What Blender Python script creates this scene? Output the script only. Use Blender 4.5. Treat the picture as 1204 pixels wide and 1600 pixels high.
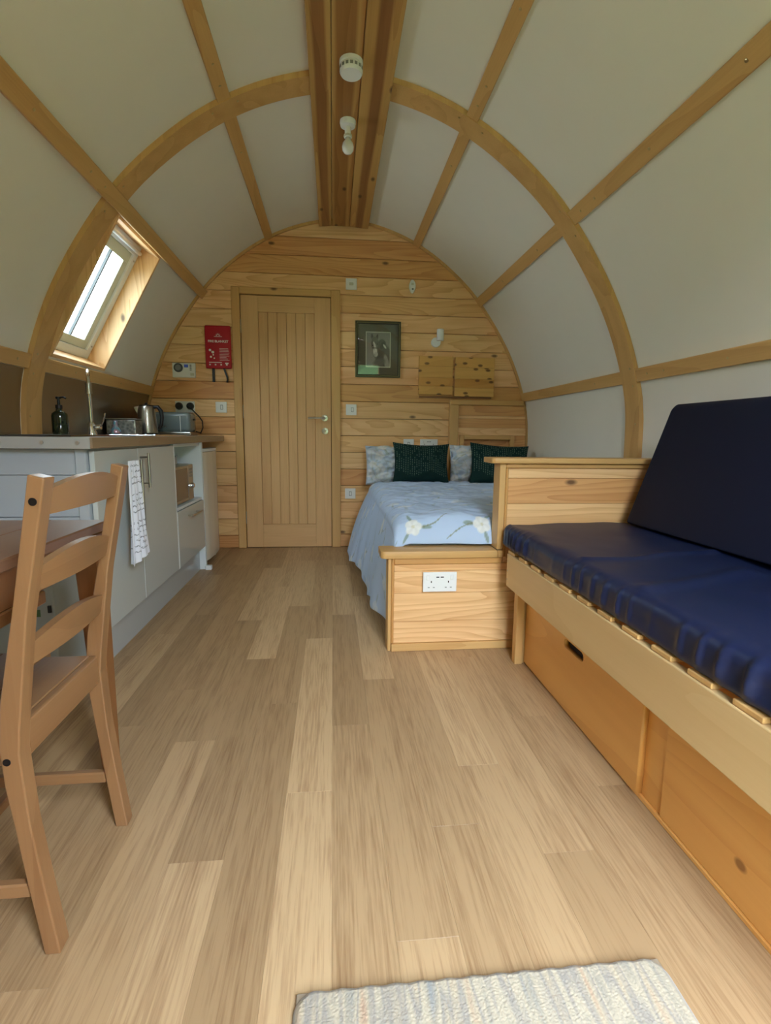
import bpy, bmesh, math, random
import numpy as np
from mathutils import Vector, Matrix, noise
random.seed(7)
for o in list(bpy.data.objects): bpy.data.objects.remove(o, do_unlink=True)
SC = bpy.context.scene
COL = SC.collection
PI = math.pi

# ---------------------------------------------------------------- camera
H = 0.9267
PITCH, YAW, ROLL = math.radians(8.523), math.radians(5.892), math.radians(0.604)
fw = Vector((math.sin(YAW)*math.cos(PITCH), math.cos(YAW)*math.cos(PITCH), -math.sin(PITCH)))
rt = Vector((math.cos(YAW), -math.sin(YAW), 0)); up = rt.cross(fw)
r2 = rt*math.cos(ROLL)+up*math.sin(ROLL); u2 = up*math.cos(ROLL)-rt*math.sin(ROLL)
cam = bpy.data.cameras.new('camera'); camo = bpy.data.objects.new('camera', cam); COL.objects.link(camo)
cam.sensor_fit = 'HORIZONTAL'; cam.sensor_width = 36; cam.lens = 36*800/1204; cam.clip_start = 0.02
M = Matrix((( r2.x, u2.x, -fw.x, 0), (r2.y, u2.y, -fw.y, 0), (r2.z, u2.z, -fw.z, H), (0, 0, 0, 1)))
camo.matrix_world = M
SC.camera = camo

# ---------------------------------------------------------------- world, light, exposure
W = bpy.data.worlds.new('overcast_sky'); SC.world = W; W.use_nodes = True
nt = W.node_tree; nt.nodes.clear()
wo = nt.nodes.new('ShaderNodeOutputWorld'); bg = nt.nodes.new('ShaderNodeBackground')
tc = nt.nodes.new('ShaderNodeTexCoord'); sx = nt.nodes.new('ShaderNodeSeparateXYZ'); rp = nt.nodes.new('ShaderNodeValToRGB')
nt.links.new(tc.outputs['Generated'], sx.inputs[0]); nt.links.new(sx.outputs['Z'], rp.inputs[0])
rp.color_ramp.elements[0].position = 0.0; rp.color_ramp.elements[0].color = (0.79, 0.885, 1.0, 1)
rp.color_ramp.elements[1].position = 1.0; rp.color_ramp.elements[1].color = (0.68, 0.82, 1.0, 1)
nt.links.new(rp.outputs[0], bg.inputs[0]); bg.inputs[1].default_value = 5.0
nt.links.new(bg.outputs[0], wo.inputs[0])
VS = SC.view_settings
VS.view_transform = 'Standard'; VS.look = 'None'; VS.gamma = 1; VS.use_curve_mapping = False
SC.display_settings.display_device = 'sRGB'
VS.exposure = 3.2
def portal(name, loc, rot, sx_, sy_):
    l = bpy.data.lights.new(name, 'AREA'); l.shape = 'RECTANGLE'; l.size = sx_; l.size_y = sy_
    l.cycles.is_portal = True
    o = bpy.data.objects.new(name, l); COL.objects.link(o); o.location = loc; o.rotation_euler = rot
    return o
portal('doorway_daylight_portal', (0.52, -0.40, 1.04), (PI/2, 0, 0), .52, 2.1)      # emits along +y into the room
portal('roof_window_portal', (-1.36, 3.05, 1.72), (0, -math.radians(62), 0), 0.72, 0.6)

# ---------------------------------------------------------------- colour + material helpers
def s2l(c): c = c/255; return c/12.92 if c <= .04045 else ((c+.055)/1.055)**2.4
def C(r, g, b): return (s2l(r), s2l(g), s2l(b), 1)
def newmat(name):
    m = bpy.data.materials.new(name); m.use_nodes = True; n = m.node_tree; n.nodes.clear()
    out = n.nodes.new('ShaderNodeOutputMaterial'); b = n.nodes.new('ShaderNodeBsdfPrincipled')
    n.links.new(b.outputs[0], out.inputs[0]); return m, n, b
def node(n, t, **kw):
    x = n.nodes.new(t)
    for k, v in kw.items(): setattr(x, k, v)
    return x
def math_(n, op, a, b=None, c=None, clamp=False):
    x = n.nodes.new('ShaderNodeMath'); x.operation = op; x.use_clamp = clamp
    for i, v in enumerate((a, b, c)):
        if v is None: continue
        if isinstance(v, (int, float)): x.inputs[i].default_value = v
        else: n.links.new(v, x.inputs[i])
    return x.outputs[0]
def mix(n, f, a, b, mode='MIX'):
    x = n.nodes.new('ShaderNodeMix'); x.data_type = 'RGBA'; x.blend_type = mode
    for s, v in ((x.inputs[0], f), (x.inputs[6], a), (x.inputs[7], b)):
        if isinstance(v, (int, float)): s.default_value = v
        elif isinstance(v, tuple): s.default_value = v
        else: n.links.new(v, s)
    return x.outputs[2]
def plain(name, col, rough=.5, metal=0, spec=.5, coat=0, bump=0, bscale=200, trans=0, ior=1.45, var=0.0):
    m, n, b = newmat(name)
    b.inputs['Base Color'].default_value = col; b.inputs['Roughness'].default_value = rough
    b.inputs['Metallic'].default_value = metal; b.inputs['Specular IOR Level'].default_value = spec
    b.inputs['Coat Weight'].default_value = coat; b.inputs['Transmission Weight'].default_value = trans
    b.inputs['IOR'].default_value = ior
    t = node(n, 'ShaderNodeTexCoord'); nz = node(n, 'ShaderNodeTexNoise')
    n.links.new(t.outputs['Object'], nz.inputs['Vector']); nz.inputs['Scale'].default_value = bscale; nz.inputs['Detail'].default_value = 3
    if var:
        nz2 = node(n, 'ShaderNodeTexNoise'); nz2.inputs['Scale'].default_value = 6; n.links.new(t.outputs['Object'], nz2.inputs['Vector'])
        k = math_(n, 'MULTIPLY_ADD', nz2.outputs[0], 2*var, 1-var)
        mx = node(n, 'ShaderNodeVectorMath', operation='SCALE'); mx.inputs[0].default_value = col[:3]; n.links.new(k, mx.inputs['Scale'])
        n.links.new(mx.outputs[0], b.inputs['Base Color'])
    if bump:
        bp = node(n, 'ShaderNodeBump'); bp.inputs['Strength'].default_value = bump; bp.inputs['Distance'].default_value = .002
        n.links.new(nz.outputs[0], bp.inputs['Height']); n.links.new(bp.outputs[0], b.inputs['Normal'])
    return m
def wood(name, light, dark, axis='X', ring=9.0, stretch=.55, across=5.0, fine=.35, knots=0.0, rough=.45, ringamt=.6, coat=0.0, tint=True, bands=None, knotcol=C(70, 35, 18), finealong=4.0, depth=None, lza=.9, lzs=14, kn=(3.6, 7.5, .045, .12)):
    """pine / oak with cathedral figure (contours of a stretched noise), fibre streaks and knots"""
    m, n, b = newmat(name)
    t = node(n, 'ShaderNodeTexCoord'); oi = node(n, 'ShaderNodeObjectInfo')
    cx = node(n, 'ShaderNodeCombineXYZ'); r7 = math_(n, 'MULTIPLY', oi.outputs['Random'], 17.3); r3 = math_(n, 'MULTIPLY', oi.outputs['Random'], 31.7)
    n.links.new(r7, cx.inputs[0]); n.links.new(r3, cx.inputs[1]); n.links.new(r7, cx.inputs[2])
    ad = node(n, 'ShaderNodeVectorMath', operation='ADD'); n.links.new(t.outputs['Object'], ad.inputs[0]); n.links.new(cx.outputs[0], ad.inputs[1])
    def mapped(al, ac):
        mp = node(n, 'ShaderNodeMapping'); s = [ac, ac, ac]; s['XYZ'.index(axis)] = al; mp.inputs['Scale'].default_value = s
        n.links.new(ad.outputs[0], mp.inputs[0]); return mp.outputs[0]
    nz = node(n, 'ShaderNodeTexNoise'); nz.inputs['Scale'].default_value = 1; nz.inputs['Detail'].default_value = 3; nz.inputs['Roughness'].default_value = .32
    n.links.new(mapped(stretch, across), nz.inputs['Vector'])
    a = math_(n, 'MULTIPLY', nz.outputs[0], ring); fr = math_(n, 'FRACT', a)
    tri = math_(n, 'POWER', fr, 2.2)                                  # soft earlywood, sharp latewood edge
    fz = node(n, 'ShaderNodeTexNoise'); fz.inputs['Scale'].default_value = 1; fz.inputs['Detail'].default_value = 4; fz.inputs['Roughness'].default_value = .6
    n.links.new(mapped(finealong, 190), fz.inputs['Vector'])
    lz = node(n, 'ShaderNodeTexNoise'); lz.inputs['Scale'].default_value = 1; lz.inputs['Detail'].default_value = 2
    n.links.new(mapped(.8, lzs), lz.inputs['Vector'])
    f = math_(n, 'MULTIPLY', tri, ringamt)
    f = math_(n, 'ADD', f, math_(n, 'MULTIPLY', math_(n, 'SUBTRACT', fz.outputs[0], .5), fine*2))
    f = math_(n, 'ADD', f, math_(n, 'MULTIPLY', math_(n, 'SUBTRACT', lz.outputs[0], .42), lza), clamp=True)
    col = mix(n, f, light, dark)
    if bands:                                                        # heartwood / sapwood stripes of the real boards
        ax, stops = bands
        sp = node(n, 'ShaderNodeSeparateXYZ'); n.links.new(t.outputs['Object'], sp.inputs[0])
        lo, hi = stops[0][0], stops[-1][0]
        wob = node(n, 'ShaderNodeTexNoise'); wob.inputs['Scale'].default_value = 1
        mpw = node(n, 'ShaderNodeMapping'); sc = [2, 2, 2]; sc['XYZ'.index(axis)] = .9; mpw.inputs['Scale'].default_value = sc
        n.links.new(t.outputs['Object'], mpw.inputs[0]); n.links.new(mpw.outputs[0], wob.inputs['Vector'])
        v = math_(n, 'ADD', sp.outputs['XYZ'.index(ax)], math_(n, 'MULTIPLY', math_(n, 'SUBTRACT', wob.outputs[0], .5), .03))
        mr = node(n, 'ShaderNodeMapRange'); mr.inputs[1].default_value = lo; mr.inputs[2].default_value = hi; n.links.new(v, mr.inputs[0])
        cr = node(n, 'ShaderNodeValToRGB'); n.links.new(mr.outputs[0], cr.inputs[0]); cr.color_ramp.interpolation = 'LINEAR'
        els = cr.color_ramp.elements
        while len(els) > 1: els.remove(els[-1])
        els[0].position = 0; els[0].color = stops[0][1]
        for p, c_ in stops[1:]:
            e = els.new((p-lo)/(hi-lo)); e.color = c_
        col = mix(n, 1.0, col, cr.outputs[0], 'MULTIPLY')
    if tint: col = mix(n, 1.0, col, oi.outputs['Color'], 'MULTIPLY')
    if knots:
        vo = node(n, 'ShaderNodeTexVoronoi'); vo.inputs['Scale'].default_value = 1
        dep = depth or {'X': 'Y', 'Y': 'X', 'Z': 'Y'}[axis]; oth = [q for q in 'XYZ' if q not in (axis, dep)][0]
        sk_ = node(n, 'ShaderNodeSeparateXYZ'); n.links.new(ad.outputs[0], sk_.inputs[0]); ck_ = node(n, 'ShaderNodeCombineXYZ')
        n.links.new(math_(n, 'MULTIPLY', sk_.outputs['XYZ'.index(axis)], kn[0]), ck_.inputs[0]); n.links.new(math_(n, 'MULTIPLY', sk_.outputs['XYZ'.index(oth)], kn[1]), ck_.inputs[1])
        vo.voronoi_dimensions = '2D'; n.links.new(ck_.outputs[0], vo.inputs['Vector'])
        sepc = node(n, 'ShaderNodeSeparateColor'); n.links.new(vo.outputs['Color'], sepc.inputs[0])
        gate = math_(n, 'LESS_THAN', sepc.outputs[0], knots)
        kz = node(n, 'ShaderNodeMapRange'); kz.inputs[1].default_value = kn[2]; kz.inputs[2].default_value = kn[3]; kz.inputs[3].default_value = 1; kz.inputs[4].default_value = 0
        n.links.new(vo.outputs['Distance'], kz.inputs[0])
        col = mix(n, math_(n, 'MULTIPLY', kz.outputs[0], math_(n, 'MULTIPLY', gate, .8)), col, knotcol)
    n.links.new(col, b.inputs['Base Color'])
    b.inputs['Roughness'].default_value = rough; b.inputs['Coat Weight'].default_value = coat; b.inputs['Coat Roughness'].default_value = .25
    bp = node(n, 'ShaderNodeBump'); bp.inputs['Strength'].default_value = .12; bp.inputs['Distance'].default_value = .001
    n.links.new(fz.outputs[0], bp.inputs['Height']); n.links.new(bp.outputs[0], b.inputs['Normal'])
    return m
def attrmat(name, rough=.8, sheen=0, bump=.15, bscale=900):
    m, n, b = newmat(name); a = node(n, 'ShaderNodeAttribute', attribute_name='Col'); n.links.new(a.outputs['Color'], b.inputs['Base Color'])
    b.inputs['Roughness'].default_value = rough; b.inputs['Sheen Weight'].default_value = sheen; b.inputs['Specular IOR Level'].default_value = .2
    t = node(n, 'ShaderNodeTexCoord'); nz = node(n, 'ShaderNodeTexNoise'); nz.inputs['Scale'].default_value = bscale; n.links.new(t.outputs['Object'], nz.inputs['Vector'])
    bp = node(n, 'ShaderNodeBump'); bp.inputs['Strength'].default_value = bump; bp.inputs['Distance'].default_value = .001
    n.links.new(nz.outputs[0], bp.inputs['Height']); n.links.new(bp.outputs[0], b.inputs['Normal']); return m

MT = {}
PL, PD = C(242, 198, 142), C(202, 140, 80)
for ax in 'XYZ':
    MT['pine'+ax] = wood('honey_pine_'+ax, PL, PD, ax, ring=17, ringamt=.5, knots=.045)
    MT['larch'+ax] = wood('pale_larch_'+ax, C(214, 170, 108), C(184, 134, 74), ax, ring=6, ringamt=.35, fine=.3, knots=.03)
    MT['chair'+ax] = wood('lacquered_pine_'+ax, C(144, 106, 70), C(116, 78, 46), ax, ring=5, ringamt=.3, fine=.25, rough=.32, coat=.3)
    MT['oak'+ax] = wood('oak_veneer_'+ax, C(218, 174, 120), C(190, 142, 90), ax, ring=5, ringamt=.25, fine=.5, across=8, stretch=.4, rough=.5)
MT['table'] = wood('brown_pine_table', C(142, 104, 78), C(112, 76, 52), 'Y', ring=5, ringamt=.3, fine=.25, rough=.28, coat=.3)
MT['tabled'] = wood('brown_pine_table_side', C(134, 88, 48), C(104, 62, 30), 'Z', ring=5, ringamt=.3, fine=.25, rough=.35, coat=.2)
MT['floor'] = wood('oak_vinyl_plank', C(214, 180, 136), C(150, 110, 73), 'Y', ring=4, ringamt=.15, fine=.95, across=12, stretch=.35, rough=.42, finealong=7, lza=1.0, lzs=22)
MT['ply'] = wood('birch_ply', C(214, 182, 130), C(196, 158, 104), 'Y', ring=4, ringamt=.25, fine=.15, across=4, rough=.45)
MT['plypanel'] = wood('orange_pine_board', C(224, 164, 88), C(198, 132, 62), 'Y', ring=6, ringamt=.3, fine=.1, across=4, knots=.0, rough=.4, knotcol=C(110, 62, 25))
MT['plyknot'] = wood('orange_pine_board_knotty', C(224, 164, 88), C(196, 128, 58), 'Y', ring=12, ringamt=.3, fine=.1, across=5, knots=.4, kn=(6, 8, .06, .11), rough=.4, knotcol=C(128, 80, 36))
MT['knotty'] = wood('knotty_pine_hatch', C(226, 176, 100), C(198, 140, 66), 'X', ring=7, ringamt=.3, fine=.2, knots=.5, kn=(9, 17, .12, .22), rough=.4, knotcol=C(70, 28, 8))
MT['worktop'] = wood('walnut_laminate', C(150, 126, 98), C(116, 92, 66), 'Y', ring=5, ringamt=.3, fine=.4, rough=.35)
MT['cream'] = plain('cream_lining_board', C(234, 227, 213), .85, var=.02, spec=.2)
MT['white'] = plain('white_plastic', C(236, 238, 236), .35)
MT['whitepaint'] = plain('shaded_white_board', C(172, 181, 190), .5, var=.03)  # white panel, base colour greyed to stand in for weaker light at left
MT['gloss'] = plain('greige_gloss_door', C(190, 197, 196), .16, coat=.3)
MT['carcass'] = plain('white_melamine', C(226, 232, 234), .4)
MT['plinth'] = plain('grey_gloss_plinth', C(176, 180, 180), .15)
MT['fridge'] = plain('off_white_enamel', C(212, 204, 190), .25, coat=.3)
MT['steel'] = plain('brushed_steel', C(176, 172, 164), .28, metal=1, bump=.1)
MT['splash'] = plain('satin_steel_sheet', C(150, 140, 124), .3, metal=1, var=.08)
MT['chrome'] = plain('chrome', C(225, 228, 230), .06, metal=1)
MT['black'] = plain('black_plastic', C(18, 18, 20), .4)
MT['blackglass'] = plain('black_glass', C(8, 8, 10), .05, coat=1)
MT['dark'] = plain('dark_gap', C(40, 26, 16), .9)
MT['edge'] = plain('grey_worktop_edge', C(168, 168, 166), .45)
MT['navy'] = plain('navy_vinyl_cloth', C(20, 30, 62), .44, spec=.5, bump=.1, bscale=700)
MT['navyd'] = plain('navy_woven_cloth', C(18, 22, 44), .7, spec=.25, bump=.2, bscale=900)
MT['red'] = plain('red_pouch_fabric', C(176, 18, 38), .5, bump=.1)
MT['ink'] = plain('white_print', C(235, 225, 222), .6)
MT['inkdark'] = plain('dark_print', C(60, 60, 62), .6)
MT['glass'] = plain('clear_glass', (1, 1, 1, 1), .0, trans=1, ior=1.45)
def pane_mat(name, tint_=(.97, .98, .97, 1)):
    m, n, b = newmat(name); out = [x for x in n.nodes if x.type == 'OUTPUT_MATERIAL'][0]; n.nodes.remove(b)
    tr_ = node(n, 'ShaderNodeBsdfTransparent'); gl_ = node(n, 'ShaderNodeBsdfGlossy'); gl_.inputs['Roughness'].default_value = .01; lw_ = node(n, 'ShaderNodeLayerWeight'); lw_.inputs[0].default_value = .5; fz_ = math_(n, 'MULTIPLY_ADD', math_(n, 'POWER', lw_.outputs['Facing'], 5), .9, .035)
    tr_.inputs[0].default_value = tint_; mx_ = node(n, 'ShaderNodeMixShader'); n.links.new(fz_, mx_.inputs[0]); n.links.new(tr_.outputs[0], mx_.inputs[1]); n.links.new(gl_.outputs[0], mx_.inputs[2]); n.links.new(mx_.outputs[0], out.inputs[0]); return m
MT['glass'] = pane_mat('clear_pane'); MT['rooflight'] = pane_mat('dimmed_rooflight_pane', (.62, .65, .64, 1))  # rooflight tint darkened to cut the daylight through the roof window
MT['frost'] = plain('frosted_glass_bulb', C(235, 235, 230), .25, spec=.6)
MT['bottle'] = plain('dark_green_glass', C(30, 44, 28), .08, coat=.5)
MT['toaster'] = plain('blue_grey_enamel', C(112, 126, 130), .25, coat=.4)
MT['greybox'] = plain('grey_plastic_box', C(140, 144, 140), .5)
MT['green'] = plain('green_sticker', C(70, 96, 56), .5)
MT['brass'] = plain('bright_screw', C(200, 180, 130), .3, metal=1)
MT['framegreen'] = plain('dark_olive_frame', C(62, 62, 40), .35, coat=.3)
MT['framegold'] = plain('dull_gold_line', C(138, 132, 96), .4, metal=.4)
MT['mount'] = plain('charcoal_mount_card', C(88, 88, 78), .8)
MT['card'] = plain('off_white_card', C(205, 205, 190), .8)
MT['sash'] = plain('pale_window_frame', C(214, 218, 200), .4)
MT['lit'] = plain('led_off', C(90, 120, 235), .3)
MT['attr'] = attrmat('printed_cotton')
MT['attrpic'] = attrmat('printed_paper', bump=0)
MT['grass'] = plain('grass', C(84, 104, 58), .9, var=.4)
MT['leaf'] = plain('hedge_leaf', C(62, 86, 46), .9, var=.5)
MT['rubber'] = plain('rubber_grey', C(90, 92, 92), .7)

# ---------------------------------------------------------------- object helpers
def worg(p):
    v = Vector((0, 0, 0))
    while p is not None: v = v+p.location; p = p.parent
    return v
def settag(o, label=None, cat=None, group=None, kind=None):
    if label: o['label'] = label
    if cat: o['category'] = cat
    if group: o['group'] = group
    if kind: o['kind'] = kind
    return o
def thing(name, label, cat, loc=(0, 0, 0), group=None):
    o = bpy.data.objects.new(name, None); o.empty_display_size = .05; COL.objects.link(o); o.location = loc
    return settag(o, label, cat, group)
def struct_root(name):
    o = bpy.data.objects.new(name, None); COL.objects.link(o); o['kind'] = 'structure'; return o
def obj(name, bm, mat, parent=None, loc=None, color=None, smooth=False, label=None):
    """bm is in world coordinates; parent's (or loc's) position becomes the origin"""
    if isinstance(bm, bpy.types.Mesh):
        b2 = bmesh.new(); b2.from_mesh(bm); bm = b2
    org = Vector(loc) if loc is not None else (worg(parent) if parent else Vector((0, 0, 0)))
    bmesh.ops.translate(bm, vec=-org, verts=bm.verts)
    bmesh.ops.recalc_face_normals(bm, faces=bm.faces)
    me = bpy.data.meshes.new(name); bm.to_mesh(me); bm.free()
    me.materials.append(MT[mat] if isinstance(mat, str) else mat)
    if smooth:
        for p in me.polygons: p.use_smooth = True
        if smooth is not True: me.set_sharp_from_angle(angle=math.radians(smooth))
    o = bpy.data.objects.new(name, me); COL.objects.link(o)
    if parent:
        o.parent = parent; o.location = org-worg(parent)
    else: o.location = org
    if color: o.color = (*color, 1)
    if label: o['label'] = label
    return o
def bevel(bm, w, seg=1, edges=None):
    if w: bmesh.ops.bevel(bm, geom=list(edges if edges is not None else bm.edges), offset=w, segments=seg, affect='EDGES', profile=.5, clamp_overlap=True)
    return bm
def box(x0, x1, y0, y1, z0, z1, bv=.0, seg=1):
    bm = bmesh.new(); bmesh.ops.create_cube(bm, size=1)
    for v in bm.verts: v.co = Vector(((x0+x1)/2+v.co.x*(x1-x0), (y0+y1)/2+v.co.y*(y1-y0), (z0+z1)/2+v.co.z*(z1-z0)))
    return bevel(bm, bv, seg)
def join(*bms):
    out = bmesh.new()
    for b in bms:
        me = bpy.data.meshes.new('t'); b.to_mesh(me); out.from_mesh(me); b.free(); bpy.data.meshes.remove(me)
    return out
def prism(poly, axis, a, b, bv=0, seg=1):
    """poly of 2-D points in the other two axes (in xyz order), extruded along axis from a to b"""
    bm = bmesh.new()
    def P(p, t):
        return {'X': (t, p[0], p[1]), 'Y': (p[0], t, p[1]), 'Z': (p[0], p[1], t)}[axis]
    va = [bm.verts.new(P(p, a)) for p in poly]; vb = [bm.verts.new(P(p, b)) for p in poly]
    bm.faces.new(va); bm.faces.new(vb[::-1]); n = len(poly)
    for i in range(n): bm.faces.new((va[i], va[(i+1) % n], vb[(i+1) % n], vb[i]))
    bmesh.ops.recalc_face_normals(bm, faces=bm.faces)
    return bevel(bm, bv, seg)
def tube(pts, r, seg=10, caps=True, rads=None):
    bm = bmesh.new(); pts = [Vector(p) for p in pts]; rings = []; ref = None
    for i, p in enumerate(pts):
        d = (pts[min(i+1, len(pts)-1)]-pts[max(i-1, 0)]).normalized()
        if ref is None: ref = d.orthogonal().normalized()
        ref = (ref-d*ref.dot(d)).normalized(); s = d.cross(ref); rr = rads[i] if rads else r
        rings.append([bm.verts.new(p+(ref*math.cos(2*PI*k/seg)+s*math.sin(2*PI*k/seg))*rr) for k in range(seg)])
    for a, b in zip(rings, rings[1:]):
        for k in range(seg): bm.faces.new((a[k], a[(k+1) % seg], b[(k+1) % seg], b[k]))
    if caps: bm.faces.new(rings[0][::-1]); bm.faces.new(rings[-1])
    return bm
def lathe(prof, c, seg=24, axis='Z'):
    """prof [(r, t)]; t along axis from c"""
    bm = bmesh.new(); rings = []
    def P(r, t, a):
        u, v = r*math.cos(a), r*math.sin(a)
        return Vector(c)+{'Z': Vector((u, v, t)), 'Y': Vector((u, t, v)), 'X': Vector((t, u, v))}[axis]
    for r, t in prof:
        rings.append([bm.verts.new(P(max(r, 1e-4), t, 2*PI*k/seg)) for k in range(seg)])
    for a, b in zip(rings, rings[1:]):
        for k in range(seg): bm.faces.new((a[k], a[(k+1) % seg], b[(k+1) % seg], b[k]))
    bm.faces.new(rings[0][::-1]); bm.faces.new(rings[-1]); return bm
def textmesh(s, size, origin, xdir=(1, 0, 0), zdir=(0, 0, 1), align='CENTER', ext=.0002, bold=0.0):
    cu = bpy.data.curves.new('t', 'FONT'); cu.body = s; cu.size = size; cu.align_x = align; cu.extrude = ext; cu.offset = bold
    o = bpy.data.objects.new('t', cu); COL.objects.link(o); bpy.context.view_layer.update()
    me = bpy.data.meshes.new_from_object(o.evaluated_get(bpy.context.evaluated_depsgraph_get()))
    bm = bmesh.new(); bm.from_mesh(me); X = Vector(xdir); Z = Vector(zdir); N = X.cross(Z)
    for v in bm.verts: v.co = Vector(origin)+X*v.co.x+Z*v.co.y+N*v.co.z
    bpy.data.objects.remove(o); bpy.data.curves.remove(cu); bpy.data.meshes.remove(me); return bm
def grid_mesh(name, P, Cc=None, closed=False, thick=0):
    """P (nu,nv,3) array -> mesh, Cc (nu,nv,3) linear colours"""
    nu, nv = P.shape[:2]; V = P.reshape(-1, 3); idx = np.arange(nu*nv).reshape(nu, nv)
    F = np.stack([idx[:-1, :-1], idx[1:, :-1], idx[1:, 1:], idx[:-1, 1:]], -1).reshape(-1, 4)
    Vc = V
    if thick:
        du = np.gradient(P, axis=0); dv = np.gradient(P, axis=1); N = np.cross(du, dv); N /= np.linalg.norm(N, axis=2, keepdims=True)+1e-9
        B = (P-N*thick).reshape(-1, 3); k = nu*nv
        F2 = F[:, ::-1]+k
        def side(e): return np.stack([e[:-1], e[1:], e[1:]+k, e[:-1]+k], -1)
        F = np.concatenate([F, F2, side(idx[0, :]), side(idx[-1, ::-1]), side(idx[::-1, 0]), side(idx[:, -1])])
        Vc = np.concatenate([V, B])
    me = bpy.data.meshes.new(name); me.from_pydata(Vc.tolist(), [], F.tolist())
    if Cc is not None:
        c = Cc.reshape(-1, 3); c = np.concatenate([c, c]) if thick else c
        a = me.color_attributes.new('Col', 'FLOAT_COLOR', 'POINT'); a.data.foreach_set('color', np.concatenate([c, np.ones((len(c), 1))], 1).ravel())
    for p in me.polygons: p.use_smooth = True
    me.update(); return me
def mobj(name, me, mat, parent=None, loc=(0, 0, 0), label=None):
    org = Vector(loc) if not parent else worg(parent); me.transform(Matrix.Translation(-org)); me.materials.append(MT[mat])
    o = bpy.data.objects.new(name, me); COL.objects.link(o)
    if parent: o.parent = parent
    else: o.location = org
    if label: o['label'] = label
    return o
def fbm(x, y, z=0.0, o=3): return noise.fractal(Vector((x, y, z)), 1.0, 2.0, o)
def L3(r, g, b): return np.array([s2l(r), s2l(g), s2l(b)])

# ---------------------------------------------------------------- pod profile
XC = 0.09; D = 4.217; YF = -0.35
KP = [(1.49, 0), (1.52, .4), (1.535, .86), (1.50, 1.20), (1.345, 1.60), (1.085, 1.99), (.83, 2.235), (.56, 2.41), (.28, 2.515), (0, 2.555)]
def _cr(p):
    q = [p[0]]+list(p)+[(-.28, 2.515)]; out = []
    for i in range(1, len(q)-2):
        a, b, c, d = [np.array(k, float) for k in q[i-1:i+3]]
        for t in np.linspace(0, 1, 12, endpoint=False): out.append(.5*((2*b)+(c-a)*t+(2*a-5*b+4*c-d)*t*t+(3*b-a-3*c+d)*t**3))
    out.append(np.array(p[-1], float)); return np.array(out)
HALF = _cr(KP)
def dxz(z): return float(np.interp(z, HALF[:, 1], HALF[:, 0]))
def zdx(dx): return float(np.interp(-abs(dx), -HALF[:, 0][24:], HALF[:, 1][24:])) if abs(dx) < 1.5 else 0
def frame_at(z, side):
    """point and inward normal on the profile at height z; side +1 right, -1 left"""
    i = int(np.argmin(abs(HALF[:, 1]-z))); i = min(max(i, 1), len(HALF)-2)
    t = HALF[i+1]-HALF[i-1]; t /= np.linalg.norm(t); n = np.array([-t[1], t[0]])
    if n[0] > 0: n = -n
    p = np.array([dxz(z), z])
    return (XC+side*p[0], p[1]), (side*n[0], n[1]), (side*t[0], t[1])
def prof_strip(z0, z1, side, n=9, off=0.0):
    out = []
    for z in np.linspace(z0, z1, n):
        p, nn, t = frame_at(z, side); out.append((p[0]+nn[0]*off, p[1]+nn[1]*off))
    return out
def full_strip(off, zmin=0.0):
    """whole arch from right foot to left foot, moved inwards by off"""
    h = HALF[HALF[:, 1] >= zmin-1e-6]; t = np.gradient(h, axis=0); t /= np.linalg.norm(t, axis=1, keepdims=True)
    nn = np.stack([-t[:, 1], t[:, 0]], 1); nn[-1] = (0, -1); nn[nn[:, 0] > 0] *= -1
    q = h+nn*off; r = [(XC+a, b) for a, b in q]; l = [(XC-a, b) for a, b in q[:-1]][::-1]; return r+l
def sheet(outer, inner, y0, y1):
    """closed solid between two matching polylines in xz"""
    bm = bmesh.new(); n = len(outer)
    A = [[bm.verts.new((p[0], y, p[1])) for p in L] for L in (outer, inner) for y in (y0, y1)]
    o0, o1, i0, i1 = A
    for k in range(n-1):
        bm.faces.new((o0[k], o0[k+1], o1[k+1], o1[k])); bm.faces.new((i0[k+1], i0[k], i1[k], i1[k+1]))
        bm.faces.new((o0[k+1], o0[k], i0[k], i0[k+1])); bm.faces.new((o1[k], o1[k+1], i1[k+1], i1[k]))
    bm.faces.new((o0[0], o1[0], i1[0], i0[0])); bm.faces.new((o1[-1], o0[-1], i0[-1], i1[-1]))
    return bm

# ================================================================ FLOOR (oak-effect planks, one piece each)
floor = obj('floor', box(-1.75, 1.95, YF-.1, D+.1, -.06, -.004), 'table'); floor['kind'] = 'structure'
PW = .1185; PLn = 1.03
offs = {-7: .306, -6: .557, -5: .787, -4: .458, -3: 0.0, -2: .66, -1: .202, 0: .507, 1: .812, 2: .054, 3: .273, 4: .983, 5: .509, 6: .157}
tone = {(-4, 1): .30, (-4, 2): .78, (-4, 3): .35, (-3, 1): .25, (-3, 2): .85, (-3, 3): .8, (-3, 4): .6, (-2, 1): .35, (-2, 2): .75, (-2, 3): .5, (-1, 1): .85, (-1, 0): .85, (-1, 2): .45, (-1, 3): .4,
        (0, 0): .5, (0, 1): .3, (0, 2): .75, (0, 3): .45, (1, 0): .4, (1, 1): .8, (1, 2): .35, (1, 3): .6, (2, 0): .4, (2, 1): .4, (2, 2): .7, (3, 0): .55, (3, 1): .75, (3, 2): .35, (4, 0): .55, (4, 1): .5, (4, 2): .8, (5, 1): .45, (5, 2): .85, (6, 1): .55, (6, 2): .8,
        (-5, 0): .3, (-5, 1): .35, (-5, 2): .4, (-5, 3): .35, (-6, 1): .2, (-6, 2): .3, (-6, 3): .5, (-7, 2): .45, (-7, 3): .15}
PM = {}
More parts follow.
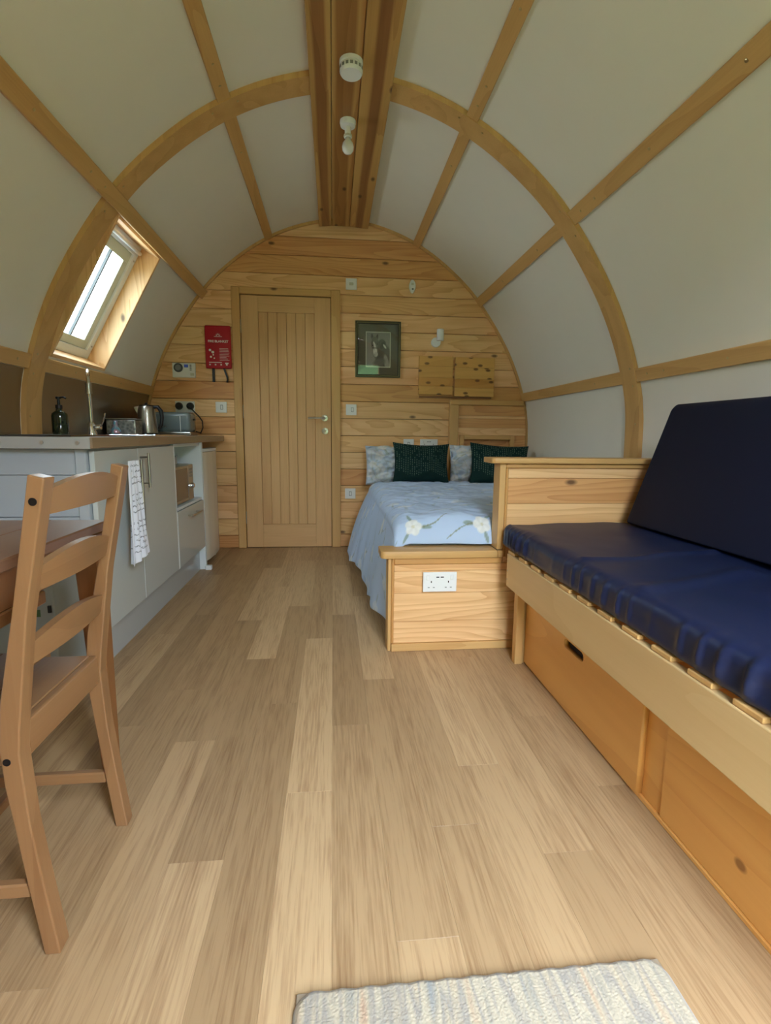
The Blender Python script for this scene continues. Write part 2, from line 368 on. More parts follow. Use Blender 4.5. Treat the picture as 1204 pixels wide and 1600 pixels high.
for k in range(-14, 16):
    x0 = -.006+PW*k; x1 = x0+PW
    if x1 < XC-1.47 or x0 > XC+1.47: continue
    o_ = offs.get(k, (k*.377) % 1.03); j = 0; y = o_-PLn*2; idx = -2
    while y < D:
        a, b = max(y, YF), min(y+PLn, D)
        if b-a > .02:
            key = round(b-a, 3)
            if key not in PM:
                bm = box(0, PW-.0002, 0, b-a-.0002, -.008, 0, 0)
                top = [e for e in bm.edges if all(v.co.z > -.001 for v in e.verts)]
                bevel(bm, .0002, 1, top); me = bpy.data.meshes.new('plank'); bm.to_mesh(me); bm.free(); me.materials.append(MT['floor']); PM[key] = me
            o = bpy.data.objects.new('plank', PM[key]); COL.objects.link(o); o.parent = floor; o.location = (x0, a, 0)
            t = tone.get((k, idx), random.uniform(.25, .8)); w = .46+.46*t
            o.color = (w*(1.0+.02*(.5-t)), w*(.94+.07*t), w*(.855+.165*t), 1)
        y += PLn; idx += 1

# ================================================================ BACK WALL (T&G boards)
wall = obj('wall_back', prism([(XC+1.62*math.cos(a), 0) for a in (0, PI)]+full_strip(-.05)[::-1], 'Y', D+.03, D+.06), 'dark')
wall['kind'] = 'structure'
BZ = [0]+[.105+.136*k for k in range(0, 19)]
lightc, midc, brownc, darkc = (1.0, 1.0, 1.0), (.93, .88, .82), (.84, .70, .56), (.74, .58, .46)
rightcol = {0: midc, 4: brownc, 9: brownc, 14: midc, 16: brownc, 17: brownc, 18: lightc}
leftcol = {0: darkc, 1: midc, 3: midc, 6: midc, 7: brownc, 9: brownc, 13: lightc}
def board_piece(z0, z1, xa, xb, col):
    g = .0015; z0 += g; z1 -= g
    def lim(x, z, s): return x
    zs = np.linspace(z0, z1, 4)
    L = [(max(xa, XC-dxz(z)-.004), z) for z in zs]; R = [(min(xb, XC+dxz(z)+.004), z) for z in zs][::-1]
    if R[-1][0]-L[0][0] < .02: return
    if z1 > 2.54:
        L = [(max(xa, XC-dxz(z)), z) for z in np.linspace(z0, 2.55, 6)]; R = [(min(xb, XC+dxz(z)), z) for z in np.linspace(z0, 2.55, 6)][::-1]
    bm = prism(L+R, 'Y', D, D+.03)
    ed = [e for e in bm.edges if all(v.co.y < D+.001 for v in e.verts) and abs(e.verts[0].co.z-e.verts[1].co.z) < .001]
    bevel(bm, .003, 1, ed); obj('board', bm, 'pineX', wall, color=col)
for i, z0 in enumerate(BZ):
    z1 = BZ[i+1] if i+1 < len(BZ) else 2.6
    if z0 > 2.54: break
    jc = lambda c: tuple(v*random.uniform(.97, 1.03) for v in c)
    cl = random.choice([lightc, lightc, (.97, .95, .90)]); cr_ = random.choice([lightc, lightc, (.97, .95, .90)])
    if z0 < 2.0:
        zt = z1
        board_piece(z0, z1, -9, -.766, jc(leftcol.get(i, cl))); board_piece(z0, z1, .061, 9, jc(rightcol.get(i, cr_)))
        if z1 > 2.04: board_piece(2.036, z1, -.766, .061, jc(rightcol.get(i, cr_)))
    else: board_piece(z0, z1, -9, 9, jc(rightcol.get(i, cr_)))

# door with frame ------------------------------------------------
door = struct_root('door_1'); door.location = (-.36, D, 0)
g = .012
obj('architrave', box(-.768, -.706, D-.018, D+.02, 0, 2.037, .004), 'larchZ', door)
obj('architrave', box(-.010, .062, D-.018, D+.02, 0, 2.037, .004), 'larchZ', door)
obj('architrave', box(-.7055, -.0105, D-.018, D+.02, 1.985, 2.037, .004), 'larchX', door)
obj('door_stile', box(-.701, -.571, D-.004, D+.03, .004, 1.979, .0015), 'oakZ', door)
obj('door_stile', box(-.139, -.014, D-.004, D+.03, .004, 1.979, .0015), 'oakZ', door)
obj('door_rail', box(-.5708, -.1392, D-.0035, D+.03, 1.86, 1.979, .0015), 'oakX', door)
obj('door_rail', box(-.5708, -.1392, D-.0035, D+.03, .004, .194, .0015), 'oakX', door)
for k in range(6):
    a = -.571+k*.072; obj('door_board', box(a+.0006, a+.0714, D+.004, D+.03, .194, 1.86, .003), 'oakZ', door, color=random.choice([(1, 1, 1), (.97, .96, .94), (.94, .92, .9)]))
for z in (.25, 1.1, 1.75): obj('hinge', box(-.708, -.699, D-.007, D+.0, z-.05, z+.05, .001), 'steel', door)
lv = obj('door_handle', lathe([(.024, 0), (.026, -.004), (.026, -.009), (.010, -.010), (.009, -.045), (.0, -.045)], (-.066, D-.004, 1.058), 20, 'Y'), 'steel', door, smooth=40)
obj('lever', tube([(-.066, D-.05, 1.058), (-.08, D-.056, 1.058), (-.12, D-.058, 1.057), (-.193, D-.056, 1.056)], .0085, 10), 'steel', lv, smooth=40)
obj('thumb_turn', join(lathe([(.024, 0), (.026, -.004), (.026, -.009), (.011, -.010), (.010, -.018), (0, -.018)], (-.063, D-.004, .955), 20, 'Y'), box(-.069, -.057, D-.035, D-.02, .948, .962, .002)), 'steel', door, smooth=40)

# ================================================================ CEILING AND CURVED SIDES
ceil_ = struct_root('ceiling'); wl = struct_root('wall_left'); wr = struct_root('wall_right')
YB = [YF, 1.11, 2.63, D]
def panel(z0, z1, side, y0, y1, parent):
    obj('lining_panel', sheet(prof_strip(z0, z1, side, 12, -.02), prof_strip(z0, z1, side, 12, 0), y0+.0008, y1-.0008), 'cream', parent, smooth=40)
ZP = [0, 1.25, 1.99, 2.405, 2.548]
for b in range(3):
    for s, wp in ((1, wr), (-1, wl)):
        panel(0, 1.25, s, YB[b], YB[b+1], wp)
        for i in (1, 2, 3):
            if s == -1 and b == 2 and i == 1:
                panel(1.25, 1.99, s, 3.345, D, ceil_); panel(1.25, 1.312, s, YB[2], 3.345, ceil_); panel(1.95, 1.99, s, YB[2], 3.345, ceil_)
                panel(1.312, 1.95, s, YB[2], 2.768, ceil_)
                continue
            panel(ZP[i], ZP[i+1], s, YB[b], YB[b+1], ceil_)
    # crown sheet behind ridge
    zc = [(XC+dx, zdx(dx)+.0) for dx in np.linspace(.12, -.12, 7)]
    obj('lining_panel', sheet([(x, z+.02) for x, z in zc], zc, YB[b]+.001, YB[b+1]-.001), 'cream', ceil_)
def purlin(z, side, w, th, y0, y1, parent, n=1):
    p, nn, t = frame_at(z, side); p = np.array(p); nn = np.array(nn); t = np.array(t)
    q = [p-t*w/2-nn*.012, p+t*w/2-nn*.012, p+t*w/2+nn*th, p-t*w/2+nn*th]
    o = obj('purlin', prism([tuple(v) for v in q], 'Y', y0, y1, .003, 1), 'larchY', parent)
    for k in range(3):
        for s2 in (-.25, .25):
            pass
    ys = [y for y in (.4, 1.5, 1.95, 2.35, 2.48, 3.0, 3.6) if y0 < y < y1]
    for y in ys:
        c = p+nn*(th-.001); a = math.atan2(nn[0], nn[1])
        bm = lathe([(.006, 0), (.006, .002), (.003, .003)], (0, 0, 0), 8); bmesh.ops.rotate(bm, verts=bm.verts, cent=(0, 0, 0), matrix=Matrix.Rotation(a, 3, 'Y'))
        bmesh.ops.translate(bm, verts=bm.verts, vec=(c[0], y, c[1])); obj('bolt', bm, 'brass', o)
    return o
for s in (1, -1):
    wp = wr if s == 1 else wl
    purlin(1.25, s, .068, .020, YF, D, wp)
    purlin(1.99, s, .07, .020 if s == 1 else .042, YF, D, ceil_)
    purlin(2.405, s, .062, .020, YF, D, ceil_)
# laminated ribs
def rib(name, y0, y1, depth):
    r = struct_root(name)
    O, I = full_strip(-.01), full_strip(depth)
    xs = [p[0] for p in O]
    half = len(O)//2
    kR = max(i for i in range(half) if I[i][0] > XC+.175)+1; kL = min(i for i in range(half, len(O)) if I[i][0] < XC-.175)
    for sl in (slice(0, kR+1), slice(kL-1, None)):
        obj('rib', sheet(O[sl], I[sl], y0, y1), 'larchZ', r, smooth=30)
    for side in (1, -1):
        for z in (1.20, 1.29, 1.93, 2.04, 2.37, 2.43, 1.0):
            p, nn, t = frame_at(z, side); c = np.array(p)+np.array(nn)*(depth-.001)
            bm = lathe([(.006, 0), (.006, .002), (.003, .003)], (0, 0, 0), 8); bmesh.ops.rotate(bm, verts=bm.verts, cent=(0, 0, 0), matrix=Matrix.Rotation(math.atan2(nn[0], nn[1]), 3, 'Y'))
            bmesh.ops.translate(bm, verts=bm.verts, vec=(c[0], (y0+y1)/2-.03, c[1])); obj('bolt', bm, 'brass', r)
    return r
rib('trim_1', 2.575, 2.705, .024)
rib('trim_2', 1.04, 1.17, .024)
tr = obj('trim_3', sheet(full_strip(-.005), full_strip(.018), D-.022, D-.0005), 'larchZ', smooth=30); tr['kind'] = 'structure'
# ridge boards
RC = [(-.115, C(214, 184, 132)), (-.082, C(214, 184, 132)), (-.070, C(166, 124, 88)), (-.028, C(172, 130, 90)), (-.018, C(216, 186, 134)), (.010, C(216, 186, 134)), (.022, C(180, 138, 90)), (.092, C(172, 130, 84)), (.106, C(214, 182, 128)), (.128, C(190, 140, 90)), (.133, C(214, 182, 128)), (.172, C(214, 182, 128)), (.185, C(166, 124, 86)), (.224, C(160, 118, 82)), (.236, C(214, 182, 128)), (.30, C(214, 182, 128))]
MT['ridge'] = wood('ridge_board_pine', C(240, 222, 190), C(206, 178, 140), 'Y', ring=7, across=7, knots=.12, tint=False, bands=('X', RC), knotcol=C(60, 25, 10), depth='Z')
ridge = struct_root('trim_4')
for a, b, za, zb in ((-.097, .0, 2.487, 2.497), (.001, .132, 2.497, 2.497), (.133, .277, 2.497, 2.487)):
    obj('ridge_board', prism([(a+.0008, za), (b-.0008, zb), (b-.0008, 2.56), (a+.0008, 2.56)], 'Y', YF, D-.0225, .003), 'ridge', ridge)

# ================================================================ ROOF WINDOW
win = struct_root('window_1')
A = Vector((XC-dxz(1.312), 0, 1.312)); B = Vector((XC-dxz(1.95), 0, 1.95)); tv = (B-A).normalized(); nv = Vector((tv.z, 0, -tv.x));
if nv.x > 0: nv = -nv          # outwards
Lw = (B-A).length; Y0w, Y1w = 2.768, 3.345
def wbox(t0, t1, y0, y1, n0, n1, bv=.002):
    bm = box(0, 1, 0, 1, 0, 1)
    for v in bm.verts:
        t = t0+(t1-t0)*v.co.x; n_ = n0+(n1-n0)*v.co.z; y = y0+(y1-y0)*v.co.y; p = A+tv*t+nv*n_; v.co = Vector((p.x, y, p.z))
    return bevel(bm, bv)
R_ = .165
obj('reveal_board', wbox(-.018, Lw+.018, Y1w, Y1w+.018, -.008, R_), 'pineZ', win)
obj('reveal_board', wbox(-.018, Lw+.018, Y0w-.018, Y0w, -.008, R_), 'pineZ', win)
obj('reveal_board', wbox(-.018, 0, Y0w, Y1w, -.008, R_), 'pineY', win)
obj('reveal_board', wbox(Lw, Lw+.018, Y0w, Y1w, -.008, R_), 'pineY', win)
F0, F1 = .10, .15
for (t0, t1, y0, y1, f0, f1) in ((.0, .05, Y0w, Y1w, F0, F1), (Lw-.06, Lw, Y0w, Y1w, F0, F1), (.05, Lw-.06, Y0w, Y0w+.05, F0, F1), (.05, Lw-.06, Y1w-.05, Y1w, F0, F1)):
    obj('window_frame', wbox(t0, t1, y0, y1, f0, f1), 'white', win)
for (t0, t1, y0, y1) in ((.05, .10, Y0w+.05, Y1w-.05), (Lw-.12, Lw-.06, Y0w+.05, Y1w-.05), (.10, Lw-.12, Y0w+.05, Y0w+.10), (.10, Lw-.12, Y1w-.105, Y1w-.05)):
    obj('sash', wbox(t0, t1, y0, y1, F0+.012, F1-.002), 'sash', win)
obj('glazing_bar', wbox(.10, Lw-.12, 3.078, 3.090, .112, .127, .0005), 'rubber', win)
obj('pane', wbox(.10, Lw-.12, Y0w+.10, Y1w-.105, .128, .134, 0), 'rooflight', win)
obj('vent_bar', tube([tuple(A+tv*(Lw-.035)+nv*.085)[:1]+(Y0w+.03, (A+tv*(Lw-.035)+nv*.085).z), tuple(A+tv*(Lw-.035)+nv*.085)[:1]+(Y1w-.03, (A+tv*(Lw-.035)+nv*.085).z)], .012, 10), 'white', win, smooth=True)
for t in (.08, Lw-.09):
    p = A+tv*t+nv*(F0-.001); obj('screw', lathe([(.006, 0), (.006, .003)], (p.x, Y1w-.025, p.z), 8, 'X'), 'steel', win)

# ================================================================ FRONT GABLE behind the camera: double doorway, left leaf shut and widened to cut light
gable = struct_root('wall_front')
DX0, DX1, DZ = -.57, .80, 2.08
def gable_piece(poly, nm='gable_panel'): obj(nm, prism(poly, 'Y', YF-.06, YF-.002), 'pineX', gable)
zs = np.linspace(0, DZ, 14)
gable_piece([(XC-dxz(z), z) for z in zs]+[(DX0, DZ), (DX0, 0)])
gable_piece([(XC+dxz(z), z) for z in zs]+[(DX1, DZ), (DX1, 0)])
tp = [(XC+dxz(z), z) for z in np.linspace(DZ, 2.55, 12)]; gable_piece(tp+[(2*XC-x, z) for x, z in tp[::-1]])
for x in (DX0, DX1-.04): obj('door_jamb', box(x, x+.04, YF-.06, YF, 0, DZ-.02, .002), 'larchZ', gable)
leaf_ = struct_root('door_2')
obj('light_block_leaf', box(DX0+.045, .28, YF-.05, YF-.01, .01, DZ-.03, .003), 'oakZ', leaf_)  # unseen leaf, widened to block daylight from the left of the room
for k in range(6): obj('door_board', box(DX0+.12+k*.10, DX0+.218+k*.10, YF-.0095, YF-.004, .15, DZ-.2, .002), 'oakZ', leaf_)
ground = obj('ground', box(-22, 22, -24, YF-.07, -.3, -.08), 'grass'); ground['kind'] = 'structure'

hedge = bmesh.new(); gx, gz_ = 60, 16; hv = {}
for i in range(gx+1):
    for j in range(gz_+1):
        x = -15+30*i/gx; hh = 4.9+.9*fbm(x*.35, 3, 0); z = -.1+hh*j/gz_
        y = -14-1.2*math.sin(PI*j/gz_*.5)**2*.4+fbm(x*1.3, z*1.6, 2)*.7+fbm(x*6, z*6, 5)*.18
        hv[i, j] = hedge.verts.new((x, y, z))
for i in range(gx):
    for j in range(gz_): hedge.faces.new((hv[i, j], hv[i+1, j], hv[i+1, j+1], hv[i, j+1]))
r_ = bmesh.ops.extrude_face_region(hedge, geom=hedge.faces[:]); bmesh.ops.translate(hedge, verts=[v for v in r_['geom'] if isinstance(v, bmesh.types.BMVert)], vec=(0, -1.2, 0))
hg = obj('garden_hedge', hedge, 'leaf'); hg['kind'] = 'structure'
# ================================================================ SPLASHBACK
sp = thing('splashback', 'brushed steel splashback sheet on the curved wall behind the worktop', 'splashback', (-1.4, 3, .92))
for y0, y1 in ((1.95, 2.564), (2.701, 4.19)):
    obj('steel_sheet', sheet(prof_strip(.912, 1.214, -1, 8, .001), prof_strip(.912, 1.214, -1, 8, .004), y0, y1), 'splash', sp, smooth=40)

# ================================================================ KITCHEN RUN
XWF = -.855
wt = thing('worktop', 'walnut laminate worktop with grey metal end strip', 'worktop', (-1.1, 3, .868))
xl = lambda z: XC-dxz(z)+.012
obj('worktop_slab', prism([(xl(.87), 1.935), (XWF-.01, 1.935), (XWF, 1.945), (XWF, D-.024), (xl(.87), D-.024)], 'Z', .868, .909, .002), 'worktop', wt)
es = obj('end_strip', box(xl(.87), XWF-.004, 1.931, 1.9349, .867, .9095, .0015), 'edge', wt)
for x in (-1.30, -1.16, -1.02, -.90): obj('screw', lathe([(.007, -.003), (.007, 0)], (x, 1.931, .889), 10, 'Y'), 'steel', es)
bc = thing('base_cabinet', 'gloss greige two-door kitchen base cabinet with bar handles', 'cabinet', (-1.1, 2.46, 0))
xb = -1.36
obj('carcass', box(xb, -.892, 1.998, 2.937, .16, .8665, .001), 'carcass', bc)
d1 = obj('door', box(-.890, -.871, 1.985, 2.409, .162, .858, .002), 'gloss', bc)
d2 = obj('door', box(-.890, -.871, 2.413, 2.936, .162, .858, .002), 'gloss', bc)
def barhandle(parent, y, z0, z1):
    obj('handle', join(tube([(-.834, y, z0), (-.834, y, z1)], .006, 10), tube([(-.872, y, z0+.02), (-.834, y, z0+.02)], .004, 8), tube([(-.872, y, z1-.02), (-.834, y, z1-.02)], .004, 8)), 'steel', parent, smooth=40)
barhandle(d2, 2.437, .678, .836); barhandle(d1, 2.345, .508, .81)
obj('plinth', box(-.925, -.910, 2.0, 3.53, .0, .155, .001), 'plinth', bc)
ep = thing('end_panel', 'white painted planked panel closing the near end of the kitchen run', 'panel', (-1.1, 1.985, 0))
zc_ = [0, .155, .309, .462, .615, .77, .866]
for a, b in zip(zc_, zc_[1:]):
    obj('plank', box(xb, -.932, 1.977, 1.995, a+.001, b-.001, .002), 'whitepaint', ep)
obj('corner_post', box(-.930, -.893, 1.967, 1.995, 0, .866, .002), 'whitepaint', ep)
mu = thing('open_cabinet', 'white open-fronted kitchen unit with drawer, holding the microwave', 'cabinet', (-1.1, 3.24, 0))
obj('side_panel', box(xb, -.872, 2.939, 2.955, .16, .8665, .001), 'carcass', mu)
obj('side_panel', box(xb, -.872, 3.540, 3.570, .0, .8665, .001), 'carcass', mu)
obj('shelf', box(xb, -.880, 2.9555, 3.5395, .487, .503, .001), 'carcass', mu)
obj('top_rail', box(xb, -.885, 2.9555, 3.5395, .848, .8665, .001), 'carcass', mu)
obj('back_panel', box(xb, xb+.01, 2.9555, 3.5395, .5035, .8475, .001), 'carcass', mu)
dr = obj('drawer', box(-.890, -.871, 2.957, 3.538, .162, .484, .002), 'gloss', mu)
obj('handle', join(tube([(-.84, 3.14, .435), (-.84, 3.36, .435)], .006, 10), tube([(-.872, 3.16, .435), (-.84, 3.16, .435)], .004, 8), tube([(-.872, 3.34, .435), (-.84, 3.34, .435)], .004, 8)), 'steel', dr, smooth=40)
mw = thing('microwave', 'small silver microwave with brown window inside the open kitchen unit', 'microwave', (-1.08, 3.2, .504))
obj('body', box(-1.29, -.915, 2.972, 3.40, .51, .735, .006), 'steel', mw)
obj('door_frame', box(-.915, -.895, 2.972, 3.285, .512, .733, .004), 'steel', mw)
obj('window', box(-.896, -.892, 2.985, 3.265, .53, .715, .002), plain('microwave_window', C(120, 96, 76), .15), mw)
obj('control_panel', box(-.915, -.895, 3.288, 3.40, .512, .733, .003), 'steel', mw)
obj('knob', lathe([(.018, 0), (.018, .015), (.012, .02)], (-.895, 3.345, .60), 16, 'X'), 'chrome', mw, smooth=40)
for k in range(3): obj('button', box(-.896, -.892, 3.315, 3.375, .655+k*.02, .668+k*.02, .002), 'greybox', mw)
for x in (-1.25, -.95):
    for y in (3.0, 3.37): obj('foot', box(x-.01, x+.01, y-.01, y+.01, .503, .511), 'black', mw)
jar = thing('storage_tub', 'clear plastic tub with lid standing on top of the microwave', 'tub', (-1.0, 3.1, .736))
obj('tub', box(-1.08, -.93, 3.0, 3.2, .736, .79, .008, 2), plain('cloudy_plastic', C(170, 182, 186), .2, trans=.4), jar)
obj('lid', box(-1.084, -.926, 2.996, 3.204, .7905, .80, .003), plain('blue_grey_lid', C(120, 140, 150), .3), jar)
fr = thing('fridge', 'off-white under-counter fridge with a rounded door, next to the wall', 'fridge', (-1.1, 3.82, 0))
obj('cabinet_body', box(-1.38, -.93, 3.585, 4.02, .03, .815, .008, 2), 'fridge', fr)
bz = [(-.925, 3.585), (-.895, 3.587), (-.878, 3.60), (-.868, 3.66), (-.863, 3.80), (-.868, 3.94), (-.878, 4.0), (-.895, 4.018), (-.925, 4.02)]
obj('fridge_door', prism(bz, 'Z', .045, .80, .002), 'fridge', fr, smooth=30)
obj('top_trim', prism(bz, 'Z', .802, .822, .002), 'carcass', fr, smooth=30)
for y in (3.62, 3.98): obj('foot', lathe([(.015, 0), (.015, .03)], (-.92, y, 0), 10), 'white', fr)
sb = obj('stopper_block', box(-.872, -.832, 3.515, 3.55, 0, .03, .004, 2), 'white', loc=(-.852, 3.53, 0)); settag(sb, 'tiny white plastic block on the floor at the end of the plinth by the fridge', 'block')

# ---- towel
def scribble(rows, nu, nv, seed=1):
    """handwriting-like dark strokes on a (nu,nv) grid, v downwards in rows"""
    rnd = random.Random(seed); m = np.zeros((nu, nv))
    for r in range(rows):
        v0 = (r+.8)/rows*nv*.9+2; x = nu*rnd.choice([.08, .12, .3, .25]); end = nu*rnd.uniform(.8, .95)
        if r in (4, 9): continue
        ph = rnd.random()*6; word = 0
        while x < end:
            wl_ = rnd.uniform(.06, .14)*nu; t = 0
            while t < wl_ and x < end:
                vv = v0+math.sin(t*.9+ph)*1.3+(-3.2 if rnd.random() < .05 else 0)
                i, j = int(x), int(vv)
                if 0 <= i < nu and 0 <= j < nv: m[i, j] = 1; m[i, max(j-1, 0)] = max(m[i, max(j-1, 0)], .55)
                x += .45; t += .45
            x += nu*.035
    return m
nu, nv = 130, 230
U, V = np.meshgrid(np.linspace(0, 1, nu), np.linspace(0, 1, nv), indexing='ij')
yl = 2.175-.045*V**.8; yr = 2.285+.055*V**.7
Yt = yl+(yr-yl)*U; Zt = .812-V*(.427-.012*(U)) + .0*U
Xt = -.826+.010*np.sin(U*17+V*2)*(.25+.75*V)+.004*np.sin(U*41)+.006*V
Zt = np.where(V > .97, Zt+.004*np.sin(U*20), Zt)
m_ = scribble(16, nu, nv, 3); col = np.ones((nu, nv, 1))*L3(226, 228, 238); col = col*(1-m_[..., None]*.85)+L3(60, 60, 70)*m_[..., None]*.85
tw = mobj('tea_towel', grid_mesh('tea_towel', np.stack([Xt, Yt, Zt], -1), col, thick=.002), 'attr', loc=(-.83, 2.23, .8))
settag(tw, 'white tea towel with handwritten script hanging over a cupboard handle', 'towel')

# ---- things on the worktop
Zw = .9095
hob = thing('hob', 'flat black glass hob set in the near end of the worktop', 'hob', (-1.15, 2.2, Zw))
obj('glass_plate', box(-1.36, -.95, 1.99, 2.42, Zw, Zw+.006, .002), 'blackglass', hob)
for y in (2.1, 2.3): obj('cooking_ring', lathe([(.075, 0), (.075, .0004), (.073, .0004)], (-1.15, y, Zw+.0062), 32), 'rubber', hob)
sk = thing('sink', 'stainless steel sink with drainer set in the worktop', 'sink', (-1.12, 3.0, Zw))
rim = [(-1.36, 2.56), (-.93, 2.56), (-.93, 3.42), (-1.36, 3.42)]
obj('rim', join(box(-1.36, -1.24, 2.56, 3.42, Zw, Zw+.005, .001), box(-.965, -.93, 2.56, 3.42, Zw, Zw+.005, .001), box(-1.2395, -.9655, 2.56, 2.60, Zw, Zw+.005, .001), box(-1.2395, -.9655, 2.96, 3.42, Zw, Zw+.005, .001)), 'chrome', sk)
obj('bowl', box(-1.239, -.966, 2.601, 2.959, Zw+.0005, Zw+.002), plain('sink_bowl_dark_steel', C(90, 92, 94), .25, metal=1), sk)
for k in range(6): obj('drainer_rib', box(-1.22+k*.045, -1.21+k*.045, 3.0, 3.38, Zw+.0052, Zw+.0075, .001), 'chrome', sk)
tx, ty = -1.287, 2.93
tp = thing('kitchen_tap', 'tall chrome swan-neck kitchen tap standing by the sink', 'tap', (tx, ty, Zw+.005))
obj('tap_base', lathe([(.026, 0), (.026, .006), (.020, .02), (.020, .055), (.013, .066)], (tx, ty, Zw+.005), 20), 'chrome', tp, smooth=40)
dv = Vector((.40, -.917, 0)); pts = [(tx, ty, Zw+.06), (tx, ty, 1.17)]
for k in range(1, 13):
    a = PI*k/12; r = .07; c_ = Vector((tx, ty, 1.17))+dv*(r-r*math.cos(a)); pts.append((c_.x, c_.y, 1.17+r*math.sin(a)))
e = pts[-1]; obj('spout', tube(pts, .0105, 12), 'chrome', tp, smooth=40)
obj('aerator', tube([(e[0], e[1], e[2]+.002), (e[0], e[1], e[2]-.05)], .0155, 14), 'steel', tp, smooth=40)
lvr = obj('mixer_body', tube([(tx, ty, Zw+.042), (tx+.048, ty-.0, Zw+.046)], .014, 12), 'chrome', tp, smooth=40)
obj('lever', tube([(tx+.045, ty, Zw+.046), (tx+.06, ty, Zw+.075), (tx+.072, ty, Zw+.12)], .005, 8), 'chrome', lvr, smooth=40)
sx_, sy_ = -1.363, 2.765
so = thing('soap_dispenser', 'dark green glass pump soap bottle beside the roof rib', 'soap dispenser', (sx_, sy_, Zw))
obj('bottle', lathe([(.034, 0), (.037, .004), (.037, .095), (.034, .108), (.016, .122), (.014, .132)], (sx_, sy_, Zw), 24), 'bottle', so, smooth=40)
obj('pump', join(lathe([(.016, .132), (.016, .15), (.008, .152), (.006, .178), (.012, .18), (.012, .19)], (sx_, sy_, Zw), 16), tube([(sx_, sy_, Zw+.186), (sx_+.03, sy_-.01, Zw+.188), (sx_+.042, sy_-.014, Zw+.182)], .0045, 8)), 'black', so, smooth=40)
tn = thing('caddy_box', 'patterned metal storage tin beyond the tap on the worktop', 'tin', (-1.29, 3.5, Zw))
nU, nV = 60, 30
mt_, n_, b_ = newmat('mottled_tin'); t_ = node(n_, 'ShaderNodeTexCoord'); vz = node(n_, 'ShaderNodeTexVoronoi'); vz.inputs['Scale'].default_value = 55; n_.links.new(t_.outputs['Object'], vz.inputs['Vector'])
cr = node(n_, 'ShaderNodeValToRGB'); n_.links.new(vz.outputs['Distance'], cr.inputs[0]); cr.color_ramp.elements[0].color = C(84, 84, 80); cr.color_ramp.elements[1].color = C(176, 170, 160); n_.links.new(cr.outputs[0], b_.inputs['Base Color']); b_.inputs['Roughness'].default_value = .3; b_.inputs['Metallic'].default_value = .6
obj('tin_body', box(-1.425, -1.245, 3.44, 3.56, Zw+.006, Zw+.098, .008, 2), mt_, tn)
obj('tin_rim', box(-1.428, -1.242, 3.437, 3.563, Zw+.0985, Zw+.106, .003), 'steel', tn)
ir, n_, b_ = newmat('iridescent_glass'); lw = node(n_, 'ShaderNodeTexNoise'); t_ = node(n_, 'ShaderNodeTexCoord'); n_.links.new(t_.outputs['Object'], lw.inputs['Vector']); lw.inputs['Scale'].default_value = 40
cr = node(n_, 'ShaderNodeValToRGB'); n_.links.new(lw.outputs[0], cr.inputs[0]); cr.color_ramp.elements[0].position = .35; cr.color_ramp.elements[0].color = C(80, 190, 215); cr.color_ramp.elements[1].position = .62; cr.color_ramp.elements[1].color = C(190, 150, 170); n_.links.new(cr.outputs[0], b_.inputs['Base Color']); b_.inputs['Roughness'].default_value = .08; b_.inputs['Metallic'].default_value = .7
gb = obj('glass_vase', lathe([(.022, 0), (.030, .008), (.030, .028), (.014, .05), (.011, .08), (.015, .085)], (-1.345, 3.385, Zw+.006), 20), ir, loc=(-1.345, 3.385, Zw+.006), smooth=40)
settag(gb, 'small iridescent blue glass bottle in front of the patterned tin', 'bottle')
kx, ky = -1.262, 3.70
kt = thing('kettle', 'brushed stainless steel kettle with a black handle', 'kettle', (kx, ky, Zw))
obj('base', lathe([(.07, 0), (.072, .004), (.072, .014), (.066, .016)], (kx, ky, Zw), 28), 'black', kt, smooth=40)
obj('kettle_body', lathe([(.066, .017), (.067, .025), (.063, .08), (.055, .16), (.051, .19), (.048, .196)], (kx, ky, Zw), 32), 'steel', kt, smooth=40)
obj('lid', lathe([(.048, .196), (.044, .203), (.02, .206), (.008, .207), (.008, .218), (0, .219)], (kx, ky, Zw), 24), 'black', kt, smooth=40)
obj('spout', prism([(kx-.046, Zw+.195), (kx-.080, Zw+.188), (kx-.055, Zw+.135)], 'Y', ky-.014, ky+.014, .004, 2), 'steel', kt, smooth=40)
obj('handle', tube([(kx+.045, ky, Zw+.19), (kx+.075, ky, Zw+.192), (kx+.095, ky, Zw+.165), (kx+.10, ky, Zw+.12), (kx+.092, ky, Zw+.07), (kx+.075, ky, Zw+.045)], .012, 10, rads=[.012, .013, .014, .013, .011, .008]), 'black', kt, smooth=40)
ts = thing('toaster', 'blue-grey two-slice toaster beside the kettle', 'toaster', (-1.12, 3.99, Zw))
bmq = box(-1.268, -1.002, 3.90, 4.08, Zw+.02, Zw+.168, .028, 4); obj('toaster_body', bmq, 'toaster', ts, smooth=40)
obj('base', box(-1.272, -.998, 3.896, 4.084, Zw, Zw+.026, .006, 2), 'steel', ts)
for y in (3.95, 4.02): obj('slot', box(-1.235, -1.035, y-.012, y+.012, Zw+.165, Zw+.1695, .001), 'black', ts)
for k in range(4): obj('button', lathe([(.006, 0), (.006, -.004)], (-1.235+k*.02, 3.9, Zw+.065), 10, 'Y'), 'steel', ts)
obj('accent_line', box(-1.072, -1.068, 3.8985, 3.902, Zw+.03, Zw+.14), 'white', ts)
obj('lever', box(-1.002, -.985, 3.97, 4.0, Zw+.11, Zw+.122, .003), 'black', ts)
obj('cable', tube([(-1.003, 4.06, Zw+.03), (-.975, 4.09, Zw+.02), (-.965, 4.12, Zw+.06), (-.972, 4.14, Zw+.11), (-1.0, 4.16, Zw+.145), (-1.055, 4.175, Zw+.2), (-1.095, 4.185, Zw+.225)], .0045, 8), 'black', ts, smooth=40)
ts.location.x -= .03
